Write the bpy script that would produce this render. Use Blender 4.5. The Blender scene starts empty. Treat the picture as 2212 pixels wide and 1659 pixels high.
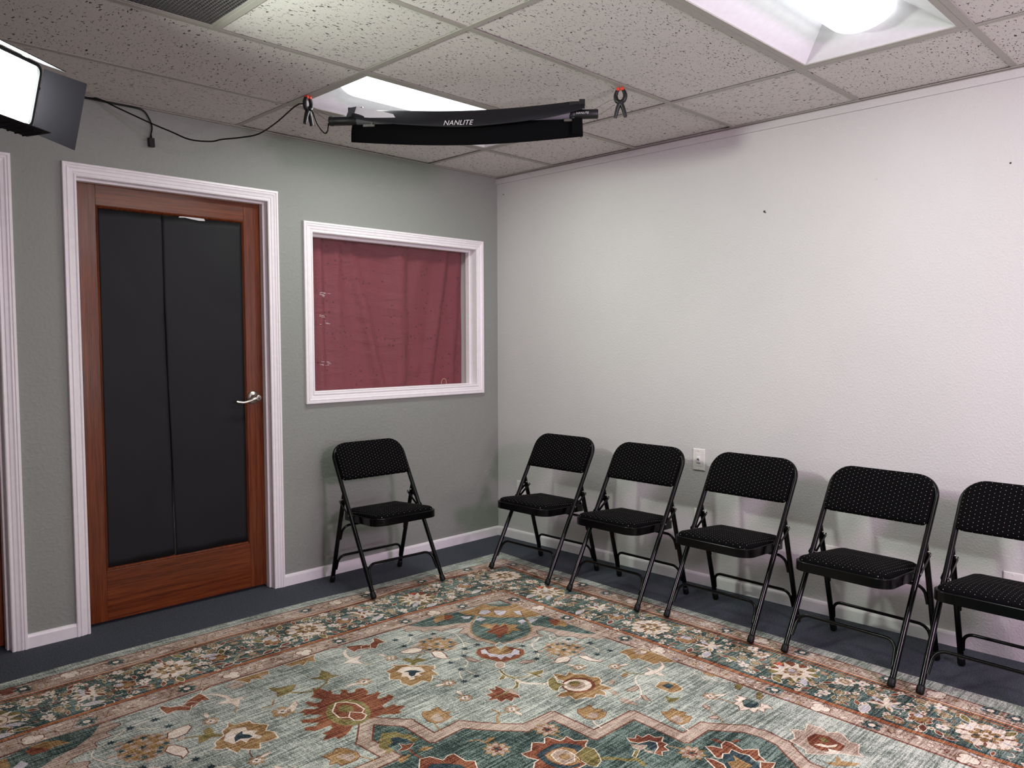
import bpy, bmesh, math, random
from mathutils import Vector, Matrix

C = bpy.context.scene.collection
PI = math.pi
H = 2.358            # ceiling height
# ------------------------------------------------------------------ colours
def lin(h):
    h = h.lstrip('#')
    o = []
    for i in (0, 2, 4):
        c = int(h[i:i + 2], 16) / 255
        o.append(c / 12.92 if c <= .04045 else ((c + .055) / 1.055) ** 2.4)
    return (*o, 1)

class NT:
    """small node-tree helper"""
    def __init__(s, name):
        s.m = bpy.data.materials.new(name); s.m.use_nodes = True
        s.t = s.m.node_tree; s.n = s.t.nodes; s.l = s.t.links
        s.b = s.n['Principled BSDF']
    def add(s, typ, **kw):
        n = s.n.new('ShaderNode' + typ)
        for k, v in kw.items():
            if k in n.inputs.keys() if hasattr(n.inputs, 'keys') else False:
                n.inputs[k].default_value = v
            else:
                setattr(n, k, v)
        return n
    def set(s, node, **kw):
        for k, v in kw.items():
            node.inputs[k.replace('_', ' ')].default_value = v
    def link(s, a, b): s.l.new(a, b)
    def coord(s, kind='Object'):
        return s.n.new('ShaderNodeTexCoord').outputs[kind]
    def mapping(s, src, scale=(1, 1, 1), rot=(0, 0, 0), loc=(0, 0, 0)):
        m = s.n.new('ShaderNodeMapping'); s.link(src, m.inputs['Vector'])
        m.inputs['Scale'].default_value = scale; m.inputs['Rotation'].default_value = rot; m.inputs['Location'].default_value = loc
        return m.outputs[0]
    def noise(s, src, scale, detail=2, rough=.5, dist=0):
        n = s.n.new('ShaderNodeTexNoise'); s.link(src, n.inputs['Vector'])
        n.inputs['Scale'].default_value = scale; n.inputs['Detail'].default_value = detail
        n.inputs['Roughness'].default_value = rough; n.inputs['Distortion'].default_value = dist
        return n.outputs['Fac']
    def ramp(s, src, stops):
        r = s.n.new('ShaderNodeValToRGB'); s.link(src, r.inputs[0])
        e = r.color_ramp.elements
        while len(e) < len(stops): e.new(.5)
        for k, (p, c) in enumerate(stops):
            e[k].position = p
            e[k].color = c if isinstance(c, tuple) else (c, c, c, 1)
        return r.outputs[0]
    def math(s, op, a, b=None):
        n = s.n.new('ShaderNodeMath'); n.operation = op
        for i, v in enumerate((a, b)):
            if v is None: continue
            if isinstance(v, (int, float)): n.inputs[i].default_value = v
            else: s.link(v, n.inputs[i])
        return n.outputs[0]
    def mix(s, fac, a, b, typ='MIX'):
        n = s.n.new('ShaderNodeMix'); n.data_type = 'RGBA'; n.blend_type = typ
        for i, v in ((0, fac), (6, a), (7, b)):
            if isinstance(v, (int, float)): n.inputs[i].default_value = v
            elif isinstance(v, tuple): n.inputs[i].default_value = v
            else: s.link(v, n.inputs[i])
        return n.outputs[2]
    def bump(s, h, strength=.3, dist=.002):
        n = s.n.new('ShaderNodeBump'); s.link(h, n.inputs['Height'])
        n.inputs['Strength'].default_value = strength; n.inputs['Distance'].default_value = dist
        s.link(n.outputs[0], s.b.inputs['Normal'])
        return n
    def base(s, v):
        if isinstance(v, tuple): s.b.inputs['Base Color'].default_value = v
        else: s.link(v, s.b.inputs['Base Color'])
    def prop(s, rough=.5, metal=0, spec=None):
        s.b.inputs['Roughness'].default_value = rough; s.b.inputs['Metallic'].default_value = metal
        if spec is not None: s.b.inputs['Specular IOR Level'].default_value = spec

def simple(name, col, rough=.5, metal=0, spec=None, speck=None):
    t = NT(name); c = t.coord()
    n = t.noise(c, 40, 3)
    a = lin(col)
    d = tuple(x * .95 for x in a[:3]) + (1,)
    t.base(t.ramp(n, [(.3, d), (.7, a)])); t.prop(rough, metal, spec)
    return t.m

def emissive(name, col, strength):
    t = NT(name)
    t.base(lin('#ffffff')); t.b.inputs['Emission Color'].default_value = lin(col); t.b.inputs['Emission Strength'].default_value = strength
    return t.m

def wall_paint(name, col, s1=230, strength=.28, marks=False):
    t = NT(name); c = t.coord()
    fine = t.noise(c, s1, 3, .55); big = t.noise(c, s1 * .3, 2, .5)
    hh = t.math('ADD', t.math('MULTIPLY', fine, .55), t.ramp(big, [(.45, 0.), (.75, 1.)]))
    t.bump(hh, strength, .0028)
    a = lin(col); v = t.noise(c, 1.3, 3)
    d = tuple(x * .95 for x in a[:3]) + (1,)
    col_ = t.ramp(v, [(.35, d), (.65, a)])
    if marks:
        vo = t.n.new('ShaderNodeTexVoronoi'); vo.inputs['Scale'].default_value = 2.3; t.link(c, vo.inputs['Vector'])
        mk = t.ramp(vo.outputs['Distance'], [(.0, 1.), (.018, .8), (.03, 0.)])
        col_ = t.mix(t.math('MULTIPLY', mk, .35), col_, lin('#8d8880'))
    t.base(col_); t.prop(.55, 0, .4)
    return t.m

M = {}
M['green'] = wall_paint('green_wall_paint', '#8c9189', 210, .38)
M['white_wall'] = wall_paint('white_wall_paint', '#c9c8c5', 380, .34, True)
M['trim'] = simple('white_trim_paint', '#efecec', .3)
M['plain'] = simple('plain_wall_paint', '#d8d4d0', .7)
M['black_metal'] = simple('black_gloss_metal', '#030304', .2, 0, .25)
M['black_plastic'] = simple('black_plastic', '#141416', .45)
M['rubber'] = simple('black_rubber', '#060607', .5, 0, .3)
M['black_fabric'] = simple('black_nylon_fabric', '#17161c', .6, 0, .3)
M['dark_fabric'] = simple('black_inner_fabric', '#050507', .9, 0, .1)
M['orange'] = simple('orange_plastic', '#d8442a', .45)
M['wire'] = simple('steel_wire', '#8a8682', .35, .9)
M['nickel'] = simple('satin_nickel', '#c2bcb2', .28, 1)
M['plate'] = simple('white_plate_plastic', '#e4e2dc', .35)
M['dark'] = simple('dark_void', '#060606', .9)
M['tube'] = simple('frosted_tube', '#77747c', .35)
M['panel_body'] = simple('violet_black_metal', '#0b080f', .65, 0, .2)
M['grille'] = simple('grey_grille_metal', '#5f5b5c', .5)
M['tee'] = simple('grey_ceiling_tee', '#a8a39b', .5)
M['reflector'] = simple('white_reflector', '#f2f2f4', .4)
M['logo'] = simple('silver_print', '#cfccd0', .5)
M['tape'] = simple('grey_tape', '#3c3c40', .5)
M['scrap'] = simple('torn_white_paper', '#d9d9d6', .8)
M['brass'] = simple('pale_wire_loop', '#d8c8a0', .3, .8)
M['hole'] = simple('nail_hole', '#3a3532', .9)
M['lens'] = emissive('lit_diffuser', '#f4fbff', 2.6)
M['led'] = emissive('lit_led_face', '#f2fff0', 330)

# brown varnished wood: grain runs along the part's long axis
def wood(name, axis):
    t = NT(name); c = t.coord()
    sc = {'z': (60, 60, 1.6), 'x': (1.6, 60, 60)}[axis]
    g = t.noise(t.mapping(c, sc), 1.0, 6, .65, .35)
    g2 = t.noise(t.mapping(c, tuple(x * 5 for x in sc)), 1.0, 3, .6)
    col = t.ramp(g, [(.3, lin('#3a190a')), (.5, lin('#612b12')), (.72, lin('#83441f'))])
    col = t.mix(.35, col, t.ramp(g2, [(.35, lin('#36140a')), (.65, lin('#84441e'))]), 'MIX')
    t.base(col); t.prop(.22, 0, .55)
    t.bump(t.math('ADD', g2, g), .12, .0015)
    return t.m
M['wood_v'] = wood('brown_wood_upright', 'z')
M['wood_h'] = wood('brown_wood_crosswise', 'x')

# black backdrop paper
t = NT('black_paper'); c = t.coord()
n = t.noise(t.mapping(c, (3, 3, 1.2)), 1.5, 3)
t.base(lin('#17181a')); t.prop(.6, 0, .25); t.bump(n, .25, .02); M['paper'] = t.m

# carpet
t = NT('navy_grey_carpet'); c = t.coord()
n = t.noise(c, 260, 4, .8); n2 = t.noise(c, 90, 3, .6)
t.base(t.mix(.25, t.ramp(n, [(.38, lin('#2c3037')), (.55, lin('#4e535b')), (.66, lin('#8a8f96'))]), t.ramp(n2, [(.35, lin('#363a41')), (.65, lin('#545960'))])))
t.prop(.95, 0, .1); t.bump(n, .6, .004); M['carpet'] = t.m

# fissured acoustic tile (UV in metres, one offset per tile)
t = NT('fissured_ceiling_tile'); c = t.coord('UV')
f1 = t.noise(t.mapping(c, (135, 62, 1)), 1.0, 2, .5, .9)
f2 = t.noise(t.mapping(c, (300, 260, 1)), 1.0, 1, .5)
big = t.noise(c, 9, 2)
thr = t.math('SUBTRACT', f1, t.math('MULTIPLY', big, .06))
pit = t.ramp(thr, [(.315, 1.), (.34, 0.)])
pin = t.ramp(f2, [(.27, 1.), (.30, 0.)])
pits = t.math('MAXIMUM', pit, t.math('MULTIPLY', pin, .8))
body = t.ramp(t.noise(c, 300, 2), [(.3, lin('#cfc9c5')), (.7, lin('#ddd7d3'))])
t.base(t.mix(pits, body, lin('#48423f'))); t.prop(.9, 0, .1)
t.bump(t.math('SUBTRACT', 1., pits), .5, .003); M['tile'] = t.m

# chair upholstery: black with small staggered pale dots (UV in metres)
t = NT('black_dotted_upholstery'); c = t.coord('UV')
def dotmask(off):
    m = t.mapping(c, (1 / .034, 1 / .017, 1), (0, 0, 0), (off, off, 0))
    fr = t.n.new('ShaderNodeVectorMath'); fr.operation = 'FRACTION'; t.link(m, fr.inputs[0])
    sb = t.n.new('ShaderNodeVectorMath'); sb.operation = 'SUBTRACT'; t.link(fr.outputs[0], sb.inputs[0]); sb.inputs[1].default_value = (.5, .5, 0)
    sx = t.n.new('ShaderNodeVectorMath'); sx.operation = 'MULTIPLY'; t.link(sb.outputs[0], sx.inputs[0]); sx.inputs[1].default_value = (.034, .017, 0)
    ln = t.n.new('ShaderNodeVectorMath'); ln.operation = 'LENGTH'; t.link(sx.outputs[0], ln.inputs[0])
    return t.math('LESS_THAN', ln.outputs['Value'], .00095)
dm = t.math('MAXIMUM', dotmask(0), dotmask(.5))
fz = t.noise(c, 900, 2)
t.base(t.mix(dm, t.ramp(fz, [(.3, lin('#030304')), (.7, lin('#09090b'))]), lin('#c9c0b0'))); t.prop(.95, 0, .08)
t.bump(fz, .3, .001); M['upholstery'] = t.m

# red curtain with small embroidered dots
t = NT('maroon_curtain_cloth'); c = t.coord()
w = t.math('ADD', t.noise(t.mapping(c, (4, 4, 15)), 1.5, 5, .62, 1.0), t.math('MULTIPLY', t.noise(t.mapping(c, (9, 9, 1.6)), 1.3, 3, .5, .5), 1.4))
vo = t.n.new('ShaderNodeTexVoronoi'); vo.inputs['Scale'].default_value = 33; t.link(t.mapping(c, (1, .01, 1)), vo.inputs['Vector'])
sel = t.math('GREATER_THAN', t.noise(t.mapping(c, (1, .01, 1)), 5.5, 2), .49)
spot = t.math('MULTIPLY', t.math('LESS_THAN', vo.outputs['Distance'], .19), sel)
weave = t.ramp(t.noise(t.mapping(c, (300, 1, 300)), 1.0, 2), [(.3, lin('#8a3d48')), (.7, lin('#8f404b'))])
t.base(t.mix(t.math('MULTIPLY', spot, .75), weave, lin('#4c1c26'))); t.prop(.6, 0, .25)
t.bump(w, .6, .018); M['curtain'] = t.m

# window glass
t = NT('window_glass')
t.n.remove(t.b)
tr = t.n.new('ShaderNodeBsdfTransparent'); gl = t.n.new('ShaderNodeBsdfGlossy'); gl.inputs['Roughness'].default_value = .04
tr.inputs[0].default_value = (.93, .94, .93, 1)
lw = t.n.new('ShaderNodeLayerWeight'); fr = t.n.new('ShaderNodeMath'); fr.operation = 'MULTIPLY_ADD'
pw = t.math('POWER', lw.outputs['Facing'], 4); t.link(pw, fr.inputs[0]); fr.inputs[1].default_value = .35; fr.inputs[2].default_value = .03
mx = t.n.new('ShaderNodeMixShader'); t.link(fr.outputs[0], mx.inputs[0]); t.link(tr.outputs[0], mx.inputs[1]); t.link(gl.outputs[0], mx.inputs[2])
t.link(mx.outputs[0], t.n['Material Output'].inputs[0]); M['glass'] = t.m

# rug yarn colours: each dye mottled by the same streaky abrash along the weft and a coarse grain
def yarn(name, dark, mid, light):
    t = NT(name); c = t.coord()
    streak = t.noise(t.mapping(c, (7, 130, 1)), 1.0, 4, .62, .4)
    warp = t.noise(t.mapping(c, (150, 16, 1)), 1.0, 3, .6)
    cloud = t.noise(c, 5.5, 3, .6)
    grain = t.noise(c, 260, 3, .75)
    v = t.math('ADD', t.math('ADD', t.math('MULTIPLY', streak, .30), t.math('MULTIPLY', cloud, .16)),
               t.math('ADD', t.math('MULTIPLY', grain, .40), t.math('MULTIPLY', warp, .14)))
    t.base(t.ramp(v, [(.445, lin(dark)), (.5, lin(mid)), (.555, lin(light))])); t.prop(.95, 0, .1)
    t.bump(grain, .35, .002)
    return t.m
RUG = {'P': yarn('rug_pale_teal', '#525b56', '#969e94', '#d3d7cb'), 'T': yarn('rug_dark_teal', '#1d2826', '#475853', '#8e9e94'),
       'B': yarn('rug_beige', '#745e52', '#ad998a', '#d2c2b0'), 'R': yarn('rug_rust', '#5c3322', '#9a5a3c', '#b98a66'),
       'K': yarn('rug_brick', '#44221a', '#784434', '#a87558'), 'G': yarn('rug_gold', '#5e4426', '#997850', '#c4a880'),
       'O': yarn('rug_olive', '#403a20', '#766c42', '#a89c6c'), 'C': yarn('rug_cream', '#b09c88', '#e0d2c0', '#f2e8da'),
       'L': yarn('rug_lilac', '#8a868c', '#c0bcc0', '#dedadc'), 'D': yarn('rug_slate', '#182126', '#2e3c42', '#56686a'),
       'M': yarn('rug_maroon', '#4a2820', '#6e4236', '#94685a'), 'S': yarn('rug_scarlet', '#8a3020', '#c85a42', '#e08a70')}

# ------------------------------------------------------------------ mesh builder
class MB:
    def __init__(s): s.v = []; s.f = []; s.mi = []; s.sm = []; s.uv = {}
    def quadgrid(s, rows, closed=False, mi=0, smooth=True, flip=False):
        """rows: list of equal-length point lists"""
        b = len(s.v); n = len(rows[0])
        for r in rows: s.v += [tuple(p) for p in r]
        for i in range(len(rows) - 1):
            for j in range(n if closed else n - 1):
                k = (j + 1) % n
                q = [b + i * n + j, b + i * n + k, b + (i + 1) * n + k, b + (i + 1) * n + j]
                s.f.append(q[::-1] if flip else q); s.mi.append(mi); s.sm.append(smooth)
        return b
    def face(s, pts, mi=0, smooth=False):
        b = len(s.v); s.v += [tuple(p) for p in pts]; s.f.append(list(range(b, b + len(pts)))); s.mi.append(mi); s.sm.append(smooth)
    def box(s, a, b, mi=0):
        x0, y0, z0 = a; x1, y1, z1 = b; k = len(s.v)
        s.v += [(x0, y0, z0), (x1, y0, z0), (x1, y1, z0), (x0, y1, z0), (x0, y0, z1), (x1, y0, z1), (x1, y1, z1), (x0, y1, z1)]
        for q in ((0, 3, 2, 1), (4, 5, 6, 7), (0, 1, 5, 4), (1, 2, 6, 5), (2, 3, 7, 6), (3, 0, 4, 7)):
            s.f.append([k + i for i in q]); s.mi.append(mi); s.sm.append(False)
    def obox(s, o, ax, mi=0):
        """box at corner o with three edge vectors"""
        o = Vector(o); a, b, c = [Vector(q) for q in ax]; k = len(s.v)
        for p in (o, o + a, o + a + b, o + b, o + c, o + a + c, o + a + b + c, o + b + c): s.v.append(tuple(p))
        for q in ((0, 3, 2, 1), (4, 5, 6, 7), (0, 1, 5, 4), (1, 2, 6, 5), (2, 3, 7, 6), (3, 0, 4, 7)):
            s.f.append([k + i for i in q]); s.mi.append(mi); s.sm.append(False)
    def tube(s, path, r, n=10, cap=True, mi=0, flat=1.0):
        pts = [Vector(p) for p in path]; rows = []; prev = None
        for i, p in enumerate(pts):
            t = (pts[min(i + 1, len(pts) - 1)] - pts[max(i - 1, 0)]).normalized()
            if prev is None:
                u = t.orthogonal().normalized()
                if abs(t.x) < .9: u = (Vector((1, 0, 0)) - t * t.x).normalized()
            else:
                u = (prev - t * prev.dot(t)).normalized()
            prev = u; w = t.cross(u)
            rad = r[i] if isinstance(r, (list, tuple)) else r
            rows.append([p + (u * math.cos(2 * PI * k / n) + w * flat * math.sin(2 * PI * k / n)) * rad for k in range(n)])
        s.quadgrid(rows, True, mi)
        if cap:
            s.face(rows[0][::-1], mi); s.face(rows[-1], mi)
    def lathe(s, o, axis, prof, n=24, mi=0):
        o = Vector(o); ax = Vector(axis).normalized(); u = ax.orthogonal().normalized(); w = ax.cross(u)
        rows = [[o + ax * h + (u * math.cos(2 * PI * k / n) + w * math.sin(2 * PI * k / n)) * max(r, 1e-5) for k in range(n)] for r, h in prof]
        s.quadgrid(rows, True, mi)
    def prism(s, pts, d, mi=0, smooth=False):
        """outline extruded by vector d"""
        d = Vector(d); a = [Vector(p) for p in pts]; b = [p + d for p in a]
        s.face(a[::-1], mi); s.face(b, mi)
        s.quadgrid([a, b], True, mi, smooth)
    def build(s, name, mats, parent=None, uv=None, kind=None, recalc=True):
        me = bpy.data.meshes.new(name); me.from_pydata(s.v, [], s.f)
        for m in (mats if isinstance(mats, (list, tuple)) else [mats]): me.materials.append(m)
        for p, i, sm in zip(me.polygons, s.mi, s.sm): p.material_index = i; p.use_smooth = sm
        if uv:
            L = me.uv_layers.new(name='UVMap')
            for lp in me.loops: L.data[lp.index].uv = uv(lp.vertex_index, s.v[lp.vertex_index])
        if recalc:
            bm = bmesh.new(); bm.from_mesh(me); bmesh.ops.recalc_face_normals(bm, faces=bm.faces); bm.to_mesh(me); bm.free()
        o = bpy.data.objects.new(name, me); C.objects.link(o)
        if parent: o.parent = parent
        if kind: o['kind'] = kind
        return o

def bevel(o, w=.003, seg=2):
    m = o.modifiers.new('bevel', 'BEVEL'); m.width = w; m.segments = seg; m.limit_method = 'ANGLE'; m.angle_limit = .6
    return o

def tag(o, label, cat, group=None):
    o['label'] = label; o['category'] = cat
    if group: o['group'] = group
    return o
def empty(name, loc=(0, 0, 0), rz=0, parent=None, kind=None):
    o = bpy.data.objects.new(name, None); C.objects.link(o); o.location = loc; o.rotation_euler = (0, 0, rz); o.empty_display_size = .05
    if parent: o.parent = parent
    if kind: o['kind'] = kind
    return o
def thing(name, label, cat, loc=(0, 0, 0), rz=0, group=None):
    return tag(empty(name, loc, rz), label, cat, group)
def copy_tree(o, parent=None):
    c = o.copy(); C.objects.link(c)
    if parent: c.parent = parent
    for ch in [x for x in o.children]: copy_tree(ch, c)
    return c
def smooth_path(p, n=6):
    q = []; p = [Vector(a) for a in p]
    for i in range(len(p) - 1):
        p0, p1, p2, p3 = p[max(i - 1, 0)], p[i], p[i + 1], p[min(i + 2, len(p) - 1)]
        for k in range(n):
            t = k / n
            q.append(.5 * (2 * p1 + (p2 - p0) * t + (2 * p0 - 5 * p1 + 4 * p2 - p3) * t * t + (3 * p1 - p0 - 3 * p2 + p3) * t ** 3))
    q.append(p[-1]); return q
def arc_path(pts, r, n=6):
    """polyline with rounded corners"""
    p = [Vector(a) for a in pts]; q = [p[0]]
    for i in range(1, len(p) - 1):
        a = (p[i - 1] - p[i]).normalized(); b = (p[i + 1] - p[i]).normalized()
        ang = a.angle(b); rr_ = min(r, (p[i - 1] - p[i]).length * .49 * math.tan(ang / 2) if ang > .01 else r, (p[i + 1] - p[i]).length * .49 * math.tan(ang / 2))
        d = rr_ / math.tan(ang / 2); s0 = p[i] + a * d; e0 = p[i] + b * d
        cen = p[i] + (a + b).normalized() * (rr_ / math.sin(ang / 2))
        v0 = s0 - cen; v1 = e0 - cen; tot = v0.angle(v1)
        for k in range(n + 1):
            t = k / n
            q.append(cen + (v0 * math.sin((1 - t) * tot) + v1 * math.sin(t * tot)) / math.sin(tot))
    q.append(p[-1]); return q
# ================================================================== ROOM
X0, Y0 = -6.0, -6.8                    # far sides of the room, behind the viewer
DX = (-2.527, -1.636); DZ = 2.01       # brown door opening
D2X = (-3.722, -2.830)                 # second door opening, at the left
WX = (-1.378, -.193); WZ = (1.015, 1.878)
T = .13                                # wall thickness

fl = MB(); fl.box((X0 - T, Y0 - T, -.08), (T, T, 0)); fl.build('floor', M['carpet'], kind='structure')

# openings are cut a little larger than the linings set into them
GAP = .018
D2X_, DX_, WX_, WZ_ = [(p[0] - GAP, p[1] + GAP) for p in (D2X, DX, WX, WZ)]
D2X_O, DX_O, WX_O, WZ_O, DZ_O = D2X, DX, WX, WZ, DZ
D2X, DX, WX, WZ, DZ = D2X_, DX_, WX_, WZ_, DZ + GAP
w = MB()
w.box((X0 - T, 0, 0), (D2X[0], T, H + .1))
w.box((D2X[0], 0, DZ), (D2X[1], T, H + .1))
w.box((D2X[1], 0, 0), (DX[0], T, H + .1))
w.box((DX[0], 0, DZ), (DX[1], T, H + .1))
w.box((DX[1], 0, 0), (WX[0], T, H + .1))
w.box((WX[0], 0, 0), (WX[1], T, WZ[0]))
w.box((WX[0], 0, WZ[1]), (WX[1], T, H + .1))
w.box((WX[1], 0, 0), (0, T, H + .1))
w.build('wall_left', M['green'], kind='structure')
D2X, DX, WX, WZ, DZ = D2X_O, DX_O, WX_O, WZ_O, DZ_O
w = MB(); w.box((0, Y0 - T, 0), (T, T, H + .1)); wall_r = w.build('wall_right', M['white_wall'], kind='structure')
w = MB(); w.box((X0 - T, Y0 - T, 0), (X0, 0, H + .1)); w.build('wall_back', M['plain'], kind='structure')
w = MB(); w.box((X0, Y0 - T, 0), (0, Y0, H + .1)); w.build('wall_near', M['plain'], kind='structure')
w = MB(); w.box((X0 - T, Y0 - T, H + .115), (T, T, H + .14)); w.build('ceiling_deck', M['plain'], kind='structure')
# two nail holes in the white wall
for y, z, r in ((-1.886, 1.922, .006), (-1.892, 1.916, .003), (-.06, 2.245, .004), (-2.93, 1.99, .004)):
    n = MB(); n.lathe((0, y, z), (-1, 0, 0), [(r, 0), (r * .8, .0012), (0, .0012)], 10); n.build('nail_hole', M['hole'], wall_r)

# ---- baseboards
def base_profile(p0, p1, out, h=.06, th=.013):
    """rounded-top board from p0 to p1 standing out along 'out'"""
    p0 = Vector(p0); p1 = Vector(p1); out = Vector(out)
    prof = [(0, 0), (th, 0), (th, h - .012), (th * .8, h - .004), (th * .45, h), (0, h)]
    m = MB(); m.prism([p0 + out * a + Vector((0, 0, b)) for a, b in prof], p1 - p0); return m
base_profile((-1.5786, 0, 0), (0, 0, 0), (0, -1, 0)).build('baseboard_left', M['trim'], kind='structure')
base_profile((-2.773, 0, 0), (-2.584, 0, 0), (0, -1, 0)).build('baseboard_left', M['trim'], kind='structure')
base_profile((X0, 0, 0), (-3.779, 0, 0), (0, -1, 0)).build('baseboard_left', M['trim'], kind='structure')
base_profile((0, 0, 0), (0, -2.80, 0), (-1, 0, 0)).build('baseboard_right', M['trim'], kind='structure')
# thin flat moulding at the top of the white wall, and the wall angle of the grid
m = MB(); m.box((-.011, Y0, 2.316), (0, 0, 2.349)); m.build('trim_1', M['white_wall'], kind='structure')
m = MB(); m.box((-.02, Y0, H - .003), (0, 0, H)); m.box((-.0025, Y0, H - .009), (0, 0, H - .003)); m.box((X0, -.02, H - .003), (-.02, 0, H))
m.build('trim_2', M['tee'], kind='structure')

# ---- moulded casing swept round an opening with mitred corners
CAS = [(0, 0), (0, .008), (.004, .011), (.009, .011), (.012, .007), (.015, .007), (.019, .011), (.030, .0125), (.036, .016), (.039, .016), (.041, .012), (.043, .012), (.046, .017), (.055, .0165), (.057, .013), (.057, 0)]
def casing(name, corners, closed, parent=None, kind=None):
    """corners: (x, z, ox, oz): opening corner and outward mitre direction"""
    m = MB(); rows = [[(x + u * ox, -v, z + u * oz) for u, v in CAS] for x, z, ox, oz in corners]
    if closed: rows.append(rows[0])
    m.quadgrid(rows, False, 0, False)
    if not closed:
        m.face(rows[0]); m.face(rows[-1][::-1])
    return m.build(name, M['trim'], parent, kind=kind)

def make_door(name, x0, x1, detail):
    root = empty(name, kind='structure')
    casing('casing', [(x0, 0, -1, 0), (x0, DZ, -1, 1), (x1, DZ, 1, 1), (x1, 0, 1, 0)], False, root)
    j = MB(); j.box((x0 - .0175, 0, 0), (x0, T, DZ)); j.box((x1, 0, 0), (x1 + .0175, T, DZ)); j.box((x0 - .0175, 0, DZ), (x1 + .0175, T, DZ + .0175))
    j.build('jamb', M['trim'], root)
    s = MB(); s.box((x0, .028, 0), (x0 + .010, .062, DZ)); s.box((x1 - .011, .028, 0), (x1, .062, DZ)); s.box((x0 + .01, .028, DZ - .011), (x1 - .011, .062, DZ))
    bevel(s.build('door_stop', M['trim'], root), .002)
    a, b = x0 + .002, x1 - .002; z0, z1 = .014, 2.002; y0, y1 = .064, .104
    slab = empty('door_slab', parent=root)
    SW, TR, BR = .094, .095, .232
    for q, n in (((a, a + SW), 'stile'), ((b - SW, b), 'stile')):
        m = MB(); m.box((q[0], y0, z0), (q[1], y1, z1)); bevel(m.build(n, M['wood_v'], slab), .0015)
    m = MB(); m.box((a + SW, y0, z1 - TR), (b - SW, y1, z1)); bevel(m.build('top_rail', M['wood_h'], slab), .0015)
    m = MB(); m.box((a + SW, y0, z0), (b - SW, y1, z0 + BR)); bevel(m.build('bottom_rail', M['wood_h'], slab), .0015)
    ga, gb, gz0, gz1 = a + SW, b - SW, z0 + BR, z1 - TR
    # sloped glazing bead
    m = MB(); prof = [(0, 0), (.004, -.002), (.010, .006), (.013, .016), (.013, .03)]
    rows = [[(x + u * ox, y0 + v, z + u * oz) for u, v in prof] for x, z, ox, oz in ((ga, gz0, 1, 1), (gb, gz0, -1, 1), (gb, gz1, -1, -1), (ga, gz1, 1, -1), (ga, gz0, 1, 1))]
    m.quadgrid(rows, False, 0, False); m.build('glazing_bead', M['wood_v'], slab)
    m = MB(); m.box((ga, y0 + .02, gz0), (gb, y0 + .024, gz1)); m.build('glass_pane', M['scrap'], slab)
    return root, slab, (ga, gb, gz0, gz1, y0, a, b)

door1, slab1, (ga, gb, gz0, gz1, dy, da, db) = make_door('door_1', DX[0], DX[1], True)
door2, slab2, g2 = make_door('door_2', D2X[0], D2X[1], False)
m = MB(); m.box((g2[0], dy + .016, g2[2]), (g2[1], dy + .018, g2[3])); m.build('paper_sheet', M['paper'], slab2)

# two black paper sheets taped over the glass, the right one lapping the left
def sheet(x0, x1, z0l, z0r, z1l, z1r, y, seed, lap=0):
    r = random.Random(seed); n, k = 26, 44; rows = []
    ph = [r.uniform(0, 6) for _ in range(6)]
    for j in range(k + 1):
        v = j / k; row = []
        for i in range(n + 1):
            u = i / n
            xl = x0 + lap * (.012 * (1 - v) + .004 * math.sin(v * 5 + ph[0]) - .010 * v)
            x = xl + (x1 - xl) * u + (.004 * math.sin(v * 9 + ph[1]) * (u > .97) if not lap else -.004 * max(0, math.sin(v * 7)) * (u > .97))
            zb = z0l + (z0r - z0l) * u + .0035 * math.sin(u * 11 + ph[2]); zt = z1l + (z1r - z1l) * u + .002 * math.sin(u * 13 + ph[3])
            d = .0022 * math.sin(u * 7 + v * 3 + ph[4]) * math.sin(v * 6 + ph[5]) + .0016 * math.sin(v * 21 + u * 4)
            if lap: d += .009 * math.exp(-u * 9) * max(0, math.sin((1 - v) * 3.0)) ** 2 + .006 * math.exp(-((u - .75) / .25) ** 2) * math.exp(-((v - .86) / .1) ** 2)
            row.append((x, y - abs(d), zb + (zt - zb) * v))
        rows.append(row)
    q = MB(); q.quadgrid(rows)
    o = q.build('paper_sheet', M['paper'], slab1)
    s = o.modifiers.new('thick', 'SOLIDIFY'); s.thickness = .0006; return o
sheet(ga + .009, -2.115, gz0 + .004, gz0 + .014, gz1 - .010, gz1 - .012, dy + .0125, 3)
sheet(-2.128, gb - .010, gz0 + .007, gz0 + .014, gz1 - .013, gz1 - .008, dy + .0095, 8, 1)
# torn strip of white paper showing above the sheets
m = MB(); p = [(-2.06, gz1 - .016), (-2.03, gz1 - .013), (-2.0, gz1 - .017), (-1.96, gz1 - .021), (-1.93, gz1 - .019), (-1.935, gz1 - .009), (-2.02, gz1 - .007), (-2.055, gz1 - .010)]
m.prism([(x, dy + .004, z) for x, z in p], (0, .0008, 0)); m.build('torn_strip', M['scrap'], slab1)

# lever handle
hx, hz = -1.700, 1.006
hd = empty('door_handle', parent=slab1)
m = MB(); m.lathe((hx, dy, hz), (0, -1, 0), [(0, 0), (.034, 0), (.034, .003), (.031, .007), (.022, .011), (.014, .014), (.0125, .03), (.0125, .045)], 28)
m.build('rose', M['nickel'], slab1)
m = MB()
m.lathe((hx + .002, dy - .042, hz), (0, -1, 0), [(0, -.002), (.015, -.002), (.016, .004), (.0155, .014), (.013, .0175), (.0085, .018), (0, .018)], 24)
p = smooth_path([(hx, dy - .050, hz), (hx - .022, dy - .051, hz - .004), (hx - .045, dy - .050, hz - .013), (hx - .072, dy - .048, hz - .019), (hx - .098, dy - .044, hz - .016), (hx - .108, dy - .041, hz - .013)], 5)
m.tube(p, [.0125 - .0055 * min(1, i / 14) for i in range(len(p))], 12, True, 0, .62)
m.build('lever', M['nickel'], slab1)
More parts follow.
